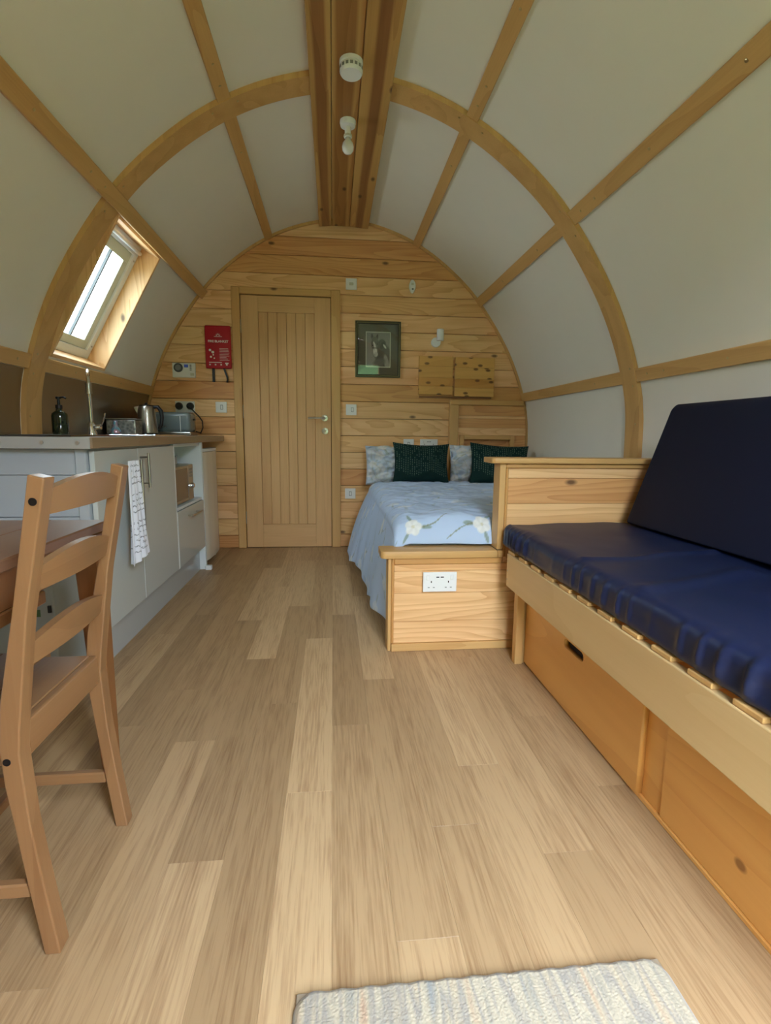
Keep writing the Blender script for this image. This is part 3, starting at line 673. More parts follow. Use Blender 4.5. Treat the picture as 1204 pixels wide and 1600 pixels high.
# plugs and wall fittings
def plate(x0, x1, z0, z1, th=.009, y=D): return box(x0, x1, y-th, y-.0003, z0, z1, .003, 2)
ks = thing('double_socket', 'white double wall socket above the toaster with two black plugs in it', 'socket', (-1.146, D, 1.13), 'white double sockets')
obj('face_plate', plate(-1.219, -1.073, 1.087, 1.173), 'white', ks)
for x in (-1.188, -1.104): obj('plug', join(lathe([(.028, -.009), (.029, -.02), (.024, -.036)], (x, D, 1.135), 18, 'Y')), 'black', ks, smooth=40)
for x in (-1.188, -1.104): obj('rocker', box(x-.008, x+.008, D-.0115, D-.009, 1.155, 1.168, .001), 'white', ks)
def switch(x0, x1, z0, z1, label, group=None, rx=.6, blank=False):
    s = thing('light_switch' if not blank else 'blank_plate', label, 'switch' if not blank else 'wall plate', ((x0+x1)/2, D, (z0+z1)/2), 'square white switches and plates on the back wall')
    obj('face_plate', plate(x0, x1, z0, z1), 'white', s)
    if not blank:
        xm = x0+(x1-x0)*rx; zm = (z0+z1)/2
        obj('rocker', box(xm-.007, xm+.007, D-.012, D-.009, zm-.014, zm+.014, .002), 'white', s)
        obj('rocker_recess', box(xm-.010, xm+.010, D-.0094, D-.0088, zm-.018, zm+.018), 'greybox', s)
    return s
switch(-.914, -.829, 1.090, 1.173, 'square white light switch left of the oak door', rx=.55)
switch(.105, .191, 1.084, 1.170, 'square white light switch right of the door handle', rx=.6)
s3 = switch(.105, .191, 2.046, 2.130, 'small white wall plate above the framed picture, top corner of the door', blank=True)
obj('centre_button', box(.132, .164, D-.012, D-.009, 2.078, 2.098, .002), 'card', s3)
switch(.098, .184, .405, .491, 'white wall plate low beside the bed, lowest on the wall', rx=.5)
switch(.577, .664, .812, .898, 'single white switch half hidden behind the left green cushion', rx=.5)
def dsocket(name, label, x0, z0, y, flip=1):
    s = thing(name, label, 'socket', (x0+.073, y, z0+.043), 'white double sockets')
    obj('face_plate', box(x0, x0+.146, y-.009, y-.0003, z0, z0+.086, .003, 2), 'white', s)
    for k, xx in enumerate((x0+.036, x0+.110)):
        obj('pin_hole', box(xx-.002, xx+.002, y-.0094, y-.0088, z0+.040, z0+.048), 'dark', s)
        for dxp in (-.011, .011): obj('pin_hole', box(xx+dxp-.004, xx+dxp+.004, y-.0094, y-.0088, z0+.018, z0+.0215), 'greybox', s)
        xr = x0+.021 if k == 0 else x0+.125
        obj('rocker', box(xr-.007, xr+.007, y-.0125, y-.009, z0+.052, z0+.074, .002), 'white', s)
    for xx in (x0+.0635, x0+.0825): obj('usb_port', box(xx-.0065, xx+.0065, y-.0096, y-.0088, z0+.062, z0+.067), 'inkdark', s)
    return s
dsocket('double_socket', 'white double socket with USB ports on the wall behind the bed', .716, .812, D)
ds2 = dsocket('double_socket', 'white double socket with USB ports on the pine end of the bed', .378, .267, 2.089)
hc = thing('heating_controller', 'white heating timer with grey dial on the wall left of the fire blanket', 'controller', (-1.14, D, 1.405))
obj('case', box(-1.224, -1.053, D-.022, D-.0003, 1.352, 1.461, .005, 2), 'white', hc)
obj('dial', lathe([(.034, -.022), (.034, -.027), (.026, -.029)], (-1.178, D, 1.424), 28, 'Y'), 'rubber', hc, smooth=40)
obj('dial_cap', lathe([(.022, -.029), (.020, -.036), (.0, -.036)], (-1.178, D, 1.424), 24, 'Y'), 'greybox', hc, smooth=40)
obj('display', box(-1.135, -1.105, D-.0228, D-.0215, 1.427, 1.449, .001), 'lit', hc)
for k in range(4): obj('button', box(-1.093, -1.080, D-.0235, D-.0215, 1.405+k*.012, 1.411+k*.012), 'rubber', hc)
obj('button', box(-1.09, -1.062, D-.0235, D-.0215, 1.365, 1.385, .001), 'card', hc)
fb = thing('fire_blanket', 'red fire blanket pouch with white print and two black pull straps', 'fire blanket', (-.875, D, 1.75))
bmf = box(-.972, -.778, D-.028, D-.001, 1.424, 1.744, .01, 3); obj('pouch', bmf, 'red', fb, smooth=40)
yy = D-.0283
obj('lettering', textmesh('FIRE BLANKET', .024, (-.872, yy, 1.618), bold=.0006), 'ink', fb)
star = bmesh.new(); c0 = Vector((-.872, yy, 1.668))
for k in range(8):
    a = PI*k/7; d_ = Vector((math.cos(a), 0, math.sin(a))); n__ = Vector((-d_.z, 0, d_.x))*.0016; vs = [star.verts.new(c0+d_*.007-n__), star.verts.new(c0+d_*.007+n__), star.verts.new(c0+d_*.022)]; star.faces.new(vs)
vs = [star.verts.new(c0+Vector(q)) for q in ((-.03, 0, -.008), (.03, 0, -.008), (.03, 0, -.005), (-.03, 0, -.005))]; star.faces.new(vs)
obj('emblem', star, 'ink', fb)
rnd = random.Random(5); lines = []
for k in range(9): lines.append(box(-.865, -.865+rnd.uniform(.05, .075), yy-.0002, yy, 1.572-k*.011, 1.5745-k*.011))
for (x, z, w) in ((-.935, 1.56, .02), (-.915, 1.545, .022), (-.93, 1.51, .016), (-.912, 1.525, .012), (-.905, 1.50, .012)):
    lines.append(lathe([(w/2, 0), (w/2*.8, -.0004)], (x, yy, z), 7, 'Y'))
for k in range(4): lines.append(box(-.945+k*.042, -.933+k*.042, yy-.0002, yy, 1.447, 1.458))
lines.append(box(-.945, -.85, yy-.0002, yy, 1.466, 1.472)); lines.append(box(-.825, -.80, yy-.0002, yy, 1.458, 1.468))
obj('print_detail', join(*lines), 'ink', fb)
obj('pull_strap', join(box(-.928, -.908, D-.016, D-.012, 1.322, 1.43, .001)), 'black', fb)
obj('pull_strap', tube([(-.838, D-.014, 1.43), (-.825, D-.018, 1.39), (-.813, D-.022, 1.36), (-.812, D-.018, 1.34), (-.818, D-.014, 1.322)], .009, 4), 'black', fb)
# framed horse print
pc = thing('framed_picture', 'small framed print of a bridled horse in a charcoal mount', 'picture', (.36, D, 1.6))
x0, x1, z0, z1 = .180, .541, 1.385, 1.817
def frame4(nm, x0, x1, z0, z1, w, ya, yb, mat, par, bv=.002):
    out = []
    for k, (a, b, c, d) in enumerate(((x0, x0+w, z0, z1), (x1-w, x1, z0, z1), (x0+w, x1-w, z1-w, z1), (x0+w, x1-w, z0, z0+w))):
        out.append(obj(nm, box(a+(.0003 if k > 1 else 0), b-(.0003 if k > 1 else 0), ya, yb, c, d, bv), mat, par))
    return out
frame4('frame_moulding', x0, x1, z0, z1, .010, D-.020, D-.001, 'framegreen', pc)
frame4('gold_fillet', x0+.0103, x1-.0103, z0+.0103, z1-.0103, .005, D-.018, D-.004, 'framegold', pc, .001)
frame4('frame_sight', x0+.0156, x1-.0156, z0+.0156, z1-.0156, .006, D-.016, D-.004, 'black', pc, .001)
obj('mount', box(x0+.02, x1-.02, D-.008, D-.003, z0+.02, z1-.02), 'mount', pc)
obj('mount_bevel', box(.263, .461, D-.0086, D-.0081, 1.463, 1.737), 'card', pc)
nx, nz = 110, 150
Xp, Zp = np.meshgrid(np.linspace(0, 1, nx), np.linspace(0, 1, nz), indexing='ij')
def ell(cx, cy, rx, ry, a=0, soft=.12):
    dx_, dy_ = Xp-cx, (Zp-cy); ca, sa = math.cos(a), math.sin(a); u = (dx_*ca+dy_*sa)/rx; v = (-dx_*sa+dy_*ca)/ry
    return np.clip((1-np.sqrt(u*u+v*v))/soft+.5, 0, 1)
g_ = np.full((nx, nz), 118.0)-14*Zp
def lay(m, val):
    global g_; g_ = g_*(1-m)+val*m
lay(ell(.72, .30, .34, .36, .1, .2), 70); lay(ell(.62, .56, .20, .26, -.5, .2), 66); lay(ell(.86, .12, .1, .25, .3, .3), 120)
lay(ell(.70, .64, .07, .13, -.8, .4), 50); lay(ell(.78, .60, .09, .035, -.7, .4), 165)
lay(ell(.36, .66, .16, .19, .15, .12), 74); lay(ell(.38, .46, .12, .22, .12, .15), 92)
lay(ell(.24, .88, .045, .085, .15, .2), 62); lay(ell(.45, .87, .045, .085, -.35, .2), 62)
lay(ell(.35, .80, .13, .08, 0, .3), 88)
lay(ell(.33, .62, .06, .12, .35, .25), 168); lay(ell(.37, .45, .085, .15, .1, .25), 172); lay(ell(.40, .36, .09, .07, 0, .3), 150)
lay(ell(.26, .62, .025, .02, 0, .5), 25); lay(ell(.46, .66, .02, .018, 0, .5), 30)
lay(ell(.37, .545, .14, .012, 0, .4), 45); lay(ell(.29, .62, .012, .15, .3, .4), 50); lay(ell(.36, .34, .02, .012, 0, .5), 60)
lay(ell(.55, .12, .25, .12, .2, .5), 84)
rs = np.random.RandomState(3); g_ = np.clip(g_+rs.normal(0, 5, g_.shape), 10, 230)
gl = 1.7*np.vectorize(s2l)(g_)[..., None]*np.array([1, .99, .93])
mobj('print', grid_mesh('print', np.stack([.269+Xp*.186, np.full_like(Xp, D-.0089), 1.470+Zp*.260], -1), gl), 'attrpic', pc)
gp = obj('glass', box(x0+.018, x1-.018, D-.0125, D-.0115, z0+.018, z1-.018), 'glass', pc)
# sensor and spotlight
sn = thing('oval_detector', 'small white oval detector high on the wall right of the door', 'detector', (.63, D, 2.09))
bm = lathe([(.026, 0), (.026, -.012), (.022, -.018), (.0, -.02)], (0, 0, 0), 24, 'Y')
for v in bm.verts:
    v.co.z *= 1.9 if v.co.z > 0 else 2.0; v.co.x *= 1-.12*(v.co.z < -.02)
    v.co += Vector((.628, D, 2.088))
obj('case', bm, 'white', sn, smooth=40)
obj('lens', lathe([(.008, -.019), (.006, -.024), (0, -.025)], (.63, D, 2.066), 14, 'Y'), 'greybox', sn, smooth=40)
obj('grille', box(.618, .638, D-.0215, D-.019, 2.095, 2.112, .001), 'card', sn)
st = thing('spotlight', 'white cylindrical reading spotlight above the wall hatch', 'lamp', (.83, D, 1.69))
obj('wall_base', lathe([(.038, -.0005), (.038, -.018), (.034, -.022), (0, -.022)], (.826, D, 1.668), 28, 'Y'), 'white', st, smooth=40)
obj('bracket', tube([(.835, D-.02, 1.69), (.845, D-.045, 1.705)], .007, 10), 'white', st, smooth=40)
obj('shade', lathe([(.027, 0), (.0275, .002), (.0275, .085), (.025, .087), (.0, .087)], (.848, D-.07, 1.672), 24), 'white', st, smooth=40)
# hatches + headboard housing
ht = thing('wall_hatch', 'pair of knotty pine hatch boards on the wall above the headboard', 'hatch', (1.0, D, 1.4))
for (a, b, z0, z1) in ((.691, .969, 1.258, 1.560), (.987, 1.315, 1.247, 1.556)):
    zb = [z0, z0+(z1-z0)*.22, z0+(z1-z0)*.45, z0+(z1-z0)*.74, z1]
    for k in range(4): obj('hatch_board', box(a, b, D-.024, D-.0005, zb[k]+.0003, zb[k+1]-.0003, .0012), 'knotty', ht, color=[(1, 1, 1), (.88, .76, .62), (1, 1, 1), (.97, .95, .9)][k])
obj('batten', box(.700, 1.30, D-.012, D-.0004, 1.232, 1.2455, .001), 'tabled', ht)
hb = thing('headboard_housing', 'pine boxed headboard with frame and small open alcove', 'headboard', (1.28, D, .9))
def xr_(z, y=0): return XC+dxz(z)-.022
obj('stile', box(.950, 1.022, D-.05, D-.0005, .50, 1.178, .003), 'larchZ', hb)
obj('top_rail', prism([(.950, 1.1785), (xr_(1.18), 1.1785), (xr_(1.22), 1.219), (.950, 1.219)], 'Y', D-.05, D-.0005, .003), 'larchX', hb)
hz = [(.935, .995, lightc), (.996, 1.070, brownc), (1.071, 1.092, lightc), (1.093, 1.177, brownc)]
for a, b, c_ in hz: obj('board', prism([(1.023, a), (xr_(a), a), (xr_(b), b), (1.023, b)], 'Y', D-.032, D-.002, .0015), 'pineX', hb, color=c_)
obj('board', box(1.023, 1.0385, D-.032, D-.002, .5, .934, .0015), 'pineZ', hb)
obj('board', prism([(1.502, .5), (xr_(.5), .5), (xr_(.93), .934), (1.502, .934)], 'Y', D-.032, D-.002, .0015), 'pineX', hb, color=brownc)
frame4('alcove_frame', 1.039, 1.501, .60, .934, .034, D-.05, D-.003, 'larchX', hb)
obj('alcove_back', box(1.0735, 1.4665, D-.006, D-.0015, .6345, .8995), 'pineX', hb, color=(.8, .66, .52))
# ceiling fittings
al = thing('smoke_alarm', 'round white smoke alarm on the ridge boards', 'smoke alarm', (.085, 2.44, 2.497))
obj('base', lathe([(.050, -.0005), (.050, -.014), (.046, -.016)], (.085, 2.44, 2.497), 32), 'white', al, smooth=40)
obj('cover', lathe([(.046, -.0165), (.049, -.022), (.049, -.044), (.044, -.052), (.0, -.054)], (.085, 2.44, 2.497), 32), 'white', al, smooth=40)
for k in range(16):
    a = 2*PI*k/16; c_ = Vector((.085+.0485*math.cos(a), 2.44+.0485*math.sin(a), 2.497-.032))
    bm = box(-.0012, .0012, -.006, .006, -.006, .006); bmesh.ops.rotate(bm, verts=bm.verts, cent=(0, 0, 0), matrix=Matrix.Rotation(a, 3, 'Z')); bmesh.ops.translate(bm, verts=bm.verts, vec=c_)
    obj('vent_slot', bm, 'greybox', al)
lp = thing('ceiling_lamp', 'white batten lampholder with a bare bulb on the ridge boards', 'lamp', (.083, 2.86, 2.497))
obj('ceiling_rose', lathe([(.040, -.0005), (.041, -.012), (.037, -.026), (.016, -.030), (.0155, -.062), (.019, -.064), (.019, -.078)], (.083, 2.86, 2.497), 28), 'white', lp, smooth=40)
obj('skirt_ring', lathe([(.021, -.066), (.022, -.074), (.018, -.076)], (.083, 2.86, 2.497), 24), 'card', lp, smooth=40)
obj('bulb', lathe([(.012, -.078), (.014, -.088), (.026, -.104), (.030, -.12), (.028, -.137), (.018, -.150), (.0, -.155)], (.083, 2.86, 2.497), 24), 'frost', lp, smooth=True)

# ================================================================ BED
YP = 2.10      # front plane of the bed end
be = thing('bed_end', 'stepped pine bed end of boards with a capped shelf and side screen', 'bed end', (.8, YP, 0))
fbz = [(.034, .130, lightc), (.131, .256, lightc), (.257, .354, lightc), (.355, .384, (.98, .93, .86))]
XR = 1.50
for a, b, c_ in fbz: obj('board', box(.256, xr_(a)-.02, YP, YP+.03, a, b, .0015), 'pineX', be, color=c_)
for a, b, c_ in [(.385, .525, lightc), (.526, .643, (1, .98, .92)), (.644, .752, brownc), (.753, .795, lightc)]: obj('board', box(.7285, xr_(a)-.02, YP, YP+.03, a, b, .0015), 'pineX', be, color=c_)
obj('skirting', box(.2465, xr_(0)-.03, YP-.012, YP+.03, 0, .033, .002), 'larchX', be)
obj('moulding', box(.245, .2555, YP-.010, YP+.03, .034, .414, .003), 'larchZ', be, color=(.9, .76, .62))
obj('moulding', box(.256, .724, YP-.010, YP+.03, .385, .414, .003), 'larchX', be, color=(.9, .78, .64))
obj('moulding', box(.7245, .736, YP-.010, YP-.0005, .414, .795, .003), 'larchZ', be, color=(.92, .80, .66))
obj('moulding', box(.7245, xr_(.8)-.02, YP-.010, YP+.03, .7955, .815, .003), 'larchX', be, color=(.95, .88, .78))
obj('corner_post', box(.230, .2445, YP-.006, YP+.075, 0, .414, .002), 'larchZ', be)
obj('side_post', box(.698, .7240, YP-.008, YP+.075, .446, .815, .002), 'larchZ', be)
obj('side_post', box(.7245, .728, YP, YP+.03, .44, .795, .0005), 'larchZ', be)
cp = bmesh.new()
def capbox(x0, x1, y0, y1, z0, z1, r=.014):
    pts = [(x1, y0), (x1, y1), (x0, y1)]+[(x0+r-r*math.cos(a), y0+r-r*math.sin(a)) for a in np.linspace(0, PI/2, 6)]
    return prism(pts, 'Z', z0, z1, .004, 2)
obj('shelf_cap', capbox(.197, .6975, YP-.025, YP+.10, .4145, .4455, .02), 'larchX', be, smooth=30)
obj('shelf_cap', box(.6985, .7235, YP-.025, YP-.0105, .4145, .4455, .003), 'larchX', be)
obj('top_cap', capbox(.657, XC+dxz(.83)-.004, YP-.03, YP+.10, .8155, .838, .02), 'larchX', be, smooth=30)
bf = thing('platform_bed', 'pine platform bed hidden under the duvet', 'bed', (.9, 3.2, 0))
obj('side_panel', box(.285, .30, YP+.08, 4.16, 0, .36, .003), 'pineY', bf)
obj('platform', box(.301, xr_(.3)-.03, YP+.105, 4.16, .33, .36, .003), 'pineY', bf)
ma = obj('mattress', box(.305, xr_(.5)-.03, YP+.125, 4.155, .361, .515, .035, 3), 'card', loc=(.9, 3.2, .36)); settag(ma, 'cream mattress mostly hidden under the floral duvet', 'mattress')
# --- floral print painted in metric (a,b) cloth coordinates
def floral(Aa, Bb, seed, fixed=(), dens=.30, amt=1.0, extent=None):
    c = np.ones(Aa.shape+(1,))*L3(188, 208, 236); rnd = random.Random(seed)
    a0, a1, b0, b1 = extent or (Aa.min(), Aa.max(), Bb.min(), Bb.max()); sp_ = [(fa, fb_, fr_, 1.0) for fa, fb_, fr_ in fixed]
    n = int((a1-a0)*(b1-b0)/(dens*dens)*1.2)+1; tries = 0
    while n > 0 and tries < 900:
        tries += 1; a, b = rnd.uniform(a0, a1), rnd.uniform(b0, b1)
        if all((a-q[0])**2+(b-q[1])**2 > (dens*.72)**2 for q in sp_): sp_.append((a, b, rnd.uniform(.03, .045), rnd.choice([.3, .45, .6])*amt)); n -= 1
    for a, b, r, st_ in sp_:
        sel = (abs(Aa-a) < r*4) & (abs(Bb-b) < r*4)
        if not sel.any(): continue
        da, db = Aa[sel]-a, Bb[sel]-b; R2 = np.sqrt(da**2+db**2); th = np.arctan2(db, da); ph = rnd.random()*6
        cc = c[sel]
        for k in range(3):          # leaves
            la = ph+k*2.2; ca, sa = math.cos(la), math.sin(la); u = da*ca+db*sa-r*1.35; v = -da*sa+db*ca
            m = np.clip((1-np.sqrt((u/(r*.75))**2+(v/(r*.22))**2))/.25, 0, 1)*.75*st_; cc = cc*(1-m[:, None])+L3(128, 146, 124)*m[:, None]
        sa_ = ph+1.0; u = da*math.cos(sa_)+db*math.sin(sa_); v = -da*math.sin(sa_)+db*math.cos(sa_)+.25*(u**2)/r
        m = ((u < 0) & (u > -r*3.2) & (abs(v) < r*.09))*.8*st_; cc = cc*(1-m[:, None])+L3(134, 140, 112)*m[:, None]
        lob = r*(.80+.22*np.abs(np.sin(2.5*(th+ph)))); m = np.clip((lob-R2)/(r*.10), 0, 1)*.95*st_
        pet = L3(238, 240, 238)*(1-.10*(np.cos(5*(th+ph)+R2/r*3)[:, None]*.5+.5)); cc = cc*(1-m[:, None])+pet*m[:, None]
        m = np.clip((r*.22-R2)/(r*.08), 0, 1)*.6*st_; cc = cc*(1-m[:, None])+L3(206, 200, 164)*m[:, None]
        c[sel] = cc
    return c
# --- duvet: cross section hangs over the left side, rolls down at the foot
nu, nv = 330, 380
ymin, ymax = YP+.072, 3.83
a_ = np.linspace(-.44, 1.22, nu); b_ = np.linspace(0, 1.78, nv)         # metric cloth coords
PQ = np.zeros((nu, nv, 3))
sh = .07
for j, b in enumerate(b_):
    # profile along y : arc of radius .11 at the foot
    rr = .105
    if b < rr*PI/2: th = b/rr; y = ymin+rr-rr*math.cos(th); zt = .455+rr*math.sin(th)*1.0
    else: y = ymin+rr+(b-rr*PI/2)*(ymax-ymin-rr)/(1.78-rr*PI/2); zt = .455+rr
    t = (y-ymin)/(ymax-ymin)
    zt += .012*math.sin(min(1, t*3)*PI/2)
    xe = .275; xh = .215-.125*t**1.2
    drop = .46*(1-.10*math.sin(t*9)) if t > .02 else .40
    for i, a in enumerate(a_):
        if a >= sh: x, z = xe+(a-.0), zt
        elif a > -sh:
            q = (a+sh)/(2*sh); an = (1-q)*PI/2; x = xe+sh-sh*1.15*math.sin(an)+0; z = zt-sh*.95*(1-math.cos(an)); x += 0
        else:
            q = (-a-sh)/(.44-sh); z = (zt-sh*.95)-q*min(drop, zt-sh*.95-.07-.03*math.sin(t*11+1)); xs0 = xe+sh-sh*1.15
            fold = (.016*math.sin(y*9+1.6*math.sin(y*3.1))+.006*math.sin(y*23+2*math.sin(y*4)))*q
            x = xs0+(xh-xs0)*q**.9+fold-.012*math.sin(q*PI)
        if a > -sh:
            f = fbm(x*2.6+3, y*2.2, .3)*.014+fbm(x*7+y*2, y*13, 1.3, 3)*.013
            f += .007*math.exp(-((y-3.62+.06*math.sin(x*5))/.035)**2)+.006*math.exp(-((y-3.4-.10*(x-.4))/.025)**2)*(x < .9)
            edge = 1 if y > ymin+.06 else max(0, (y-ymin)/.06); z += (f+.006)*edge*min(1, (a+sh)/(2*sh))
        PQ[i, j] = (x, y, z)
    # bulge the foot slightly forward
A2, B2 = np.meshgrid(a_, b_, indexing='ij')
for i, a in enumerate(a_):
    k = b_ < .2; PQ[i, k, 1] += (.010*math.sin(a*9+.5)+.004*math.sin(a*31))*(1-b_[k]/.2)
colr = floral(A2, B2, 37, fixed=((.075, .075, .042), (.385, .085, .042)), dens=.21)
dv_ = mobj('duvet', grid_mesh('duvet', PQ, colr, thick=.012), 'attr', loc=(.8, 3.0, .5)); settag(dv_, 'pale blue duvet with white magnolia flowers draped over the bed', 'duvet')
# --- pillows & cushions
def cushion(w, h, t, nx=70, ny=50, pinch=.10, seed=0, puff=2.2, wr=.004):
    """front and back shells, local: x width, z height, y thickness"""
    X_, Z_ = np.meshgrid(np.linspace(-1, 1, nx), np.linspace(-1, 1, ny), indexing='ij')
    px = X_*(1-pinch*(1-np.abs(Z_)**2)*np.abs(X_)**3*.55); pz = Z_*(1-pinch*(1-np.abs(X_)**2)*np.abs(Z_)**3*.8)
    T = (np.clip(1-np.abs(X_)**puff, 0, 1)*np.clip(1-np.abs(Z_)**puff, 0, 1))**.5*t/2
    rn = np.zeros_like(T)
    for i in range(nx):
        for j in range(ny): rn[i, j] = fbm(X_[i, j]*2+seed, Z_[i, j]*2, seed*.7, 3)*wr*2
    return px*w/2, pz*h/2, T+rn*(T > .002), X_, Z_
def put_cushion(name, w, h, t, c, lean, yaw, roll, colf, mat, label, cat, seed=1, pinch=.12, group=None, wr=.004, nx=70, ny=50):
    px, pz, T, X_, Z_ = cushion(w, h, t, nx, ny, pinch, seed, wr=wr)
    F_ = np.stack([px, -T, pz], -1); Bk = np.stack([px, T, pz], -1)[::-1]
    Pm = np.concatenate([F_, Bk], 0); cc = colf(px, pz); Cc = np.concatenate([cc, cc[::-1]], 0)
    Mx = Matrix.Translation(c) @ Matrix.Rotation(yaw, 4, 'Z') @ Matrix.Rotation(lean, 4, 'X') @ Matrix.Rotation(roll, 4, 'Y')
    A4 = np.array(Mx); Pw = Pm @ A4[:3, :3].T + A4[:3, 3]
    me = grid_mesh(name, Pw, Cc); b = bmesh.new(); b.from_mesh(me); bmesh.ops.remove_doubles(b, verts=b.verts, dist=.0015); bmesh.ops.recalc_face_normals(b, faces=b.faces); b.to_mesh(me); b.free()
    o = mobj(name, me, mat, loc=c); return settag(o, label, cat, group or {'pillow': 'floral pillows at the head of the bed', 'cushion': 'green velvet scatter cushions'}[cat])
pcol = lambda s: (lambda a, b: floral(a, b, s, dens=.085, amt=.9)*np.array([1.10, 1.0, .86]))
put_cushion('pillow', .64, .31, .19, (.570, 3.985, .695), math.radians(-16), 0, 0, pcol(21), 'attr', 'left floral pale blue pillow, behind the left green cushion', 'pillow', 1, .06, wr=.026, nx=120, ny=70)
put_cushion('pillow', .64, .32, .19, (1.235, 3.985, .695), math.radians(-18), 0, math.radians(2), pcol(22), 'attr', 'right floral pale blue pillow, partly behind the bed end screen', 'pillow', 2, .06, wr=.028, nx=120, ny=70)
def velvet(a, b):
    c = np.ones(a.shape+(1,))*L3(12, 42, 38)
    col_i = np.floor(a/.016); fx = a/.016-col_i; ph = (np.sin(col_i*12.9898)*43758.5453) % 1
    fz = (b/.017+ph) % 1; m = (np.abs(fx-.5) < .12) & (fz < .6) & (b > -.085+.02*np.sin(a*25))
    rnd_ = ((np.sin(col_i*7.1+np.floor(b/.017+ph)*3.3)*999) % 1); m = m & (rnd_ > .18)
    return np.where(m[..., None], L3(92, 112, 98), c)
put_cushion('cushion', .43, .31, .12, (.655, 3.80, .722), math.radians(-14), 0, math.radians(1.5), velvet, 'attr', 'dark green velvet cushion with dotted rows, left one fully in view', 'cushion', 3, .16, nx=330, ny=240)
put_cushion('cushion', .46, .32, .12, (1.255, 3.79, .715), math.radians(-16), 0, math.radians(3.5), velvet, 'attr', 'dark green velvet cushion half hidden by the bed end screen', 'cushion', 4, .14, nx=330, ny=240)

# ================================================================ BENCH / SOFA
bn = thing('storage_bench', 'long pine storage bench with ply front rail and drawers', 'bench', (1.1, .9, 0))
YA, YE = YF+.02, 1.965
obj('front_rail', box(.700, .722, YA, YE, .325, .460, .003, 2), 'ply', bn)
rl = bn.children[-1]
for z in (.36, .425): obj('screw', lathe([(.004, -.001), (.004, 0)], (.711, YE+.001, z), 8, 'Y'), 'steel', bn)
for z in (.355, .39, .43): obj('screw', lathe([(.0035, -.0008), (.0035, 0)], (.7, YE-.012, z), 8, 'X'), 'steel', rl)
obj('leg', box(.738, .770, 1.925, 1.962, 0, .459, .002), 'larchZ', bn)
obj('leg', box(.7705, .784, 1.935, 1.962, 0, .4445, .002), 'larchZ', bn)
obj('base_panel', box(.795, .81, YA, 1.93, 0, .4445, .001), 'plypanel', bn)
def slot_panel(y0, y1, z0, z1, cy, cz, rl_, rz, x0, x1):
    """board in the yz plane with a rounded hand slot"""
    cu = bpy.data.curves.new('t', 'CURVE'); cu.dimensions = '2D'; cu.fill_mode = 'BOTH'; cu.extrude = (x1-x0)/2
    def poly(pts):
        s = cu.splines.new('POLY'); s.points.add(len(pts)-1); s.use_cyclic_u = True
        for p, q in zip(s.points, pts): p.co = (q[0], q[1], 0, 1)
    poly([(y0, z0), (y1, z0), (y1, z1), (y0, z1)])
    pts = []
    for k in range(9): a = -PI/2+PI*k/8; pts.append((cy+rl_+rz*math.cos(a), cz+rz*math.sin(a)))
    for k in range(9): a = PI/2+PI*k/8; pts.append((cy-rl_+rz*math.cos(a), cz+rz*math.sin(a)))
    poly(pts)
    o = bpy.data.objects.new('t', cu); COL.objects.link(o); bpy.context.view_layer.update()
    me = bpy.data.meshes.new_from_object(o.evaluated_get(bpy.context.evaluated_depsgraph_get())); bm = bmesh.new(); bm.from_mesh(me)
    for v in bm.verts: v.co = Vector(((x0+x1)/2+v.co.z, v.co.x, v.co.y))
    bmesh.ops.remove_doubles(bm, verts=bm.verts, dist=1e-5)
    bpy.data.objects.remove(o); bpy.data.curves.remove(cu); bpy.data.meshes.remove(me); return bm
obj('drawer_front', slot_panel(1.135, 1.925, .012, .318, 1.515, .240, .052, .016, .777, .7945), 'plypanel', bn)
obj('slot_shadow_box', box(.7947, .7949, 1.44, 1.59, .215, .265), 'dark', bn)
obj('drawer_front', box(.7905, .7948, YA+.05, 1.055, .012, .318, .001), 'plyknot', bn)
obj('bottom_rail', box(.786, .7948, YA, 1.93, 0, .011, .001), 'plypanel', bn)
y = 1.93
SL = box(0, .76, -.034, .034, 0, .012, .002); mesl = bpy.data.meshes.new('slat'); SL.to_mesh(mesl); SL.free(); mesl.materials.append(MT['larchX'])
while y > YA+.05:
    o = bpy.data.objects.new('slat', mesl); COL.objects.link(o); o.parent = bn; o.location = Vector((.7035, y, .4603))-Vector(bn.location); y -= .118
obj('back_rail', box(1.44, 1.47, YA, YE, .40, .4445, .002), 'ply', bn)
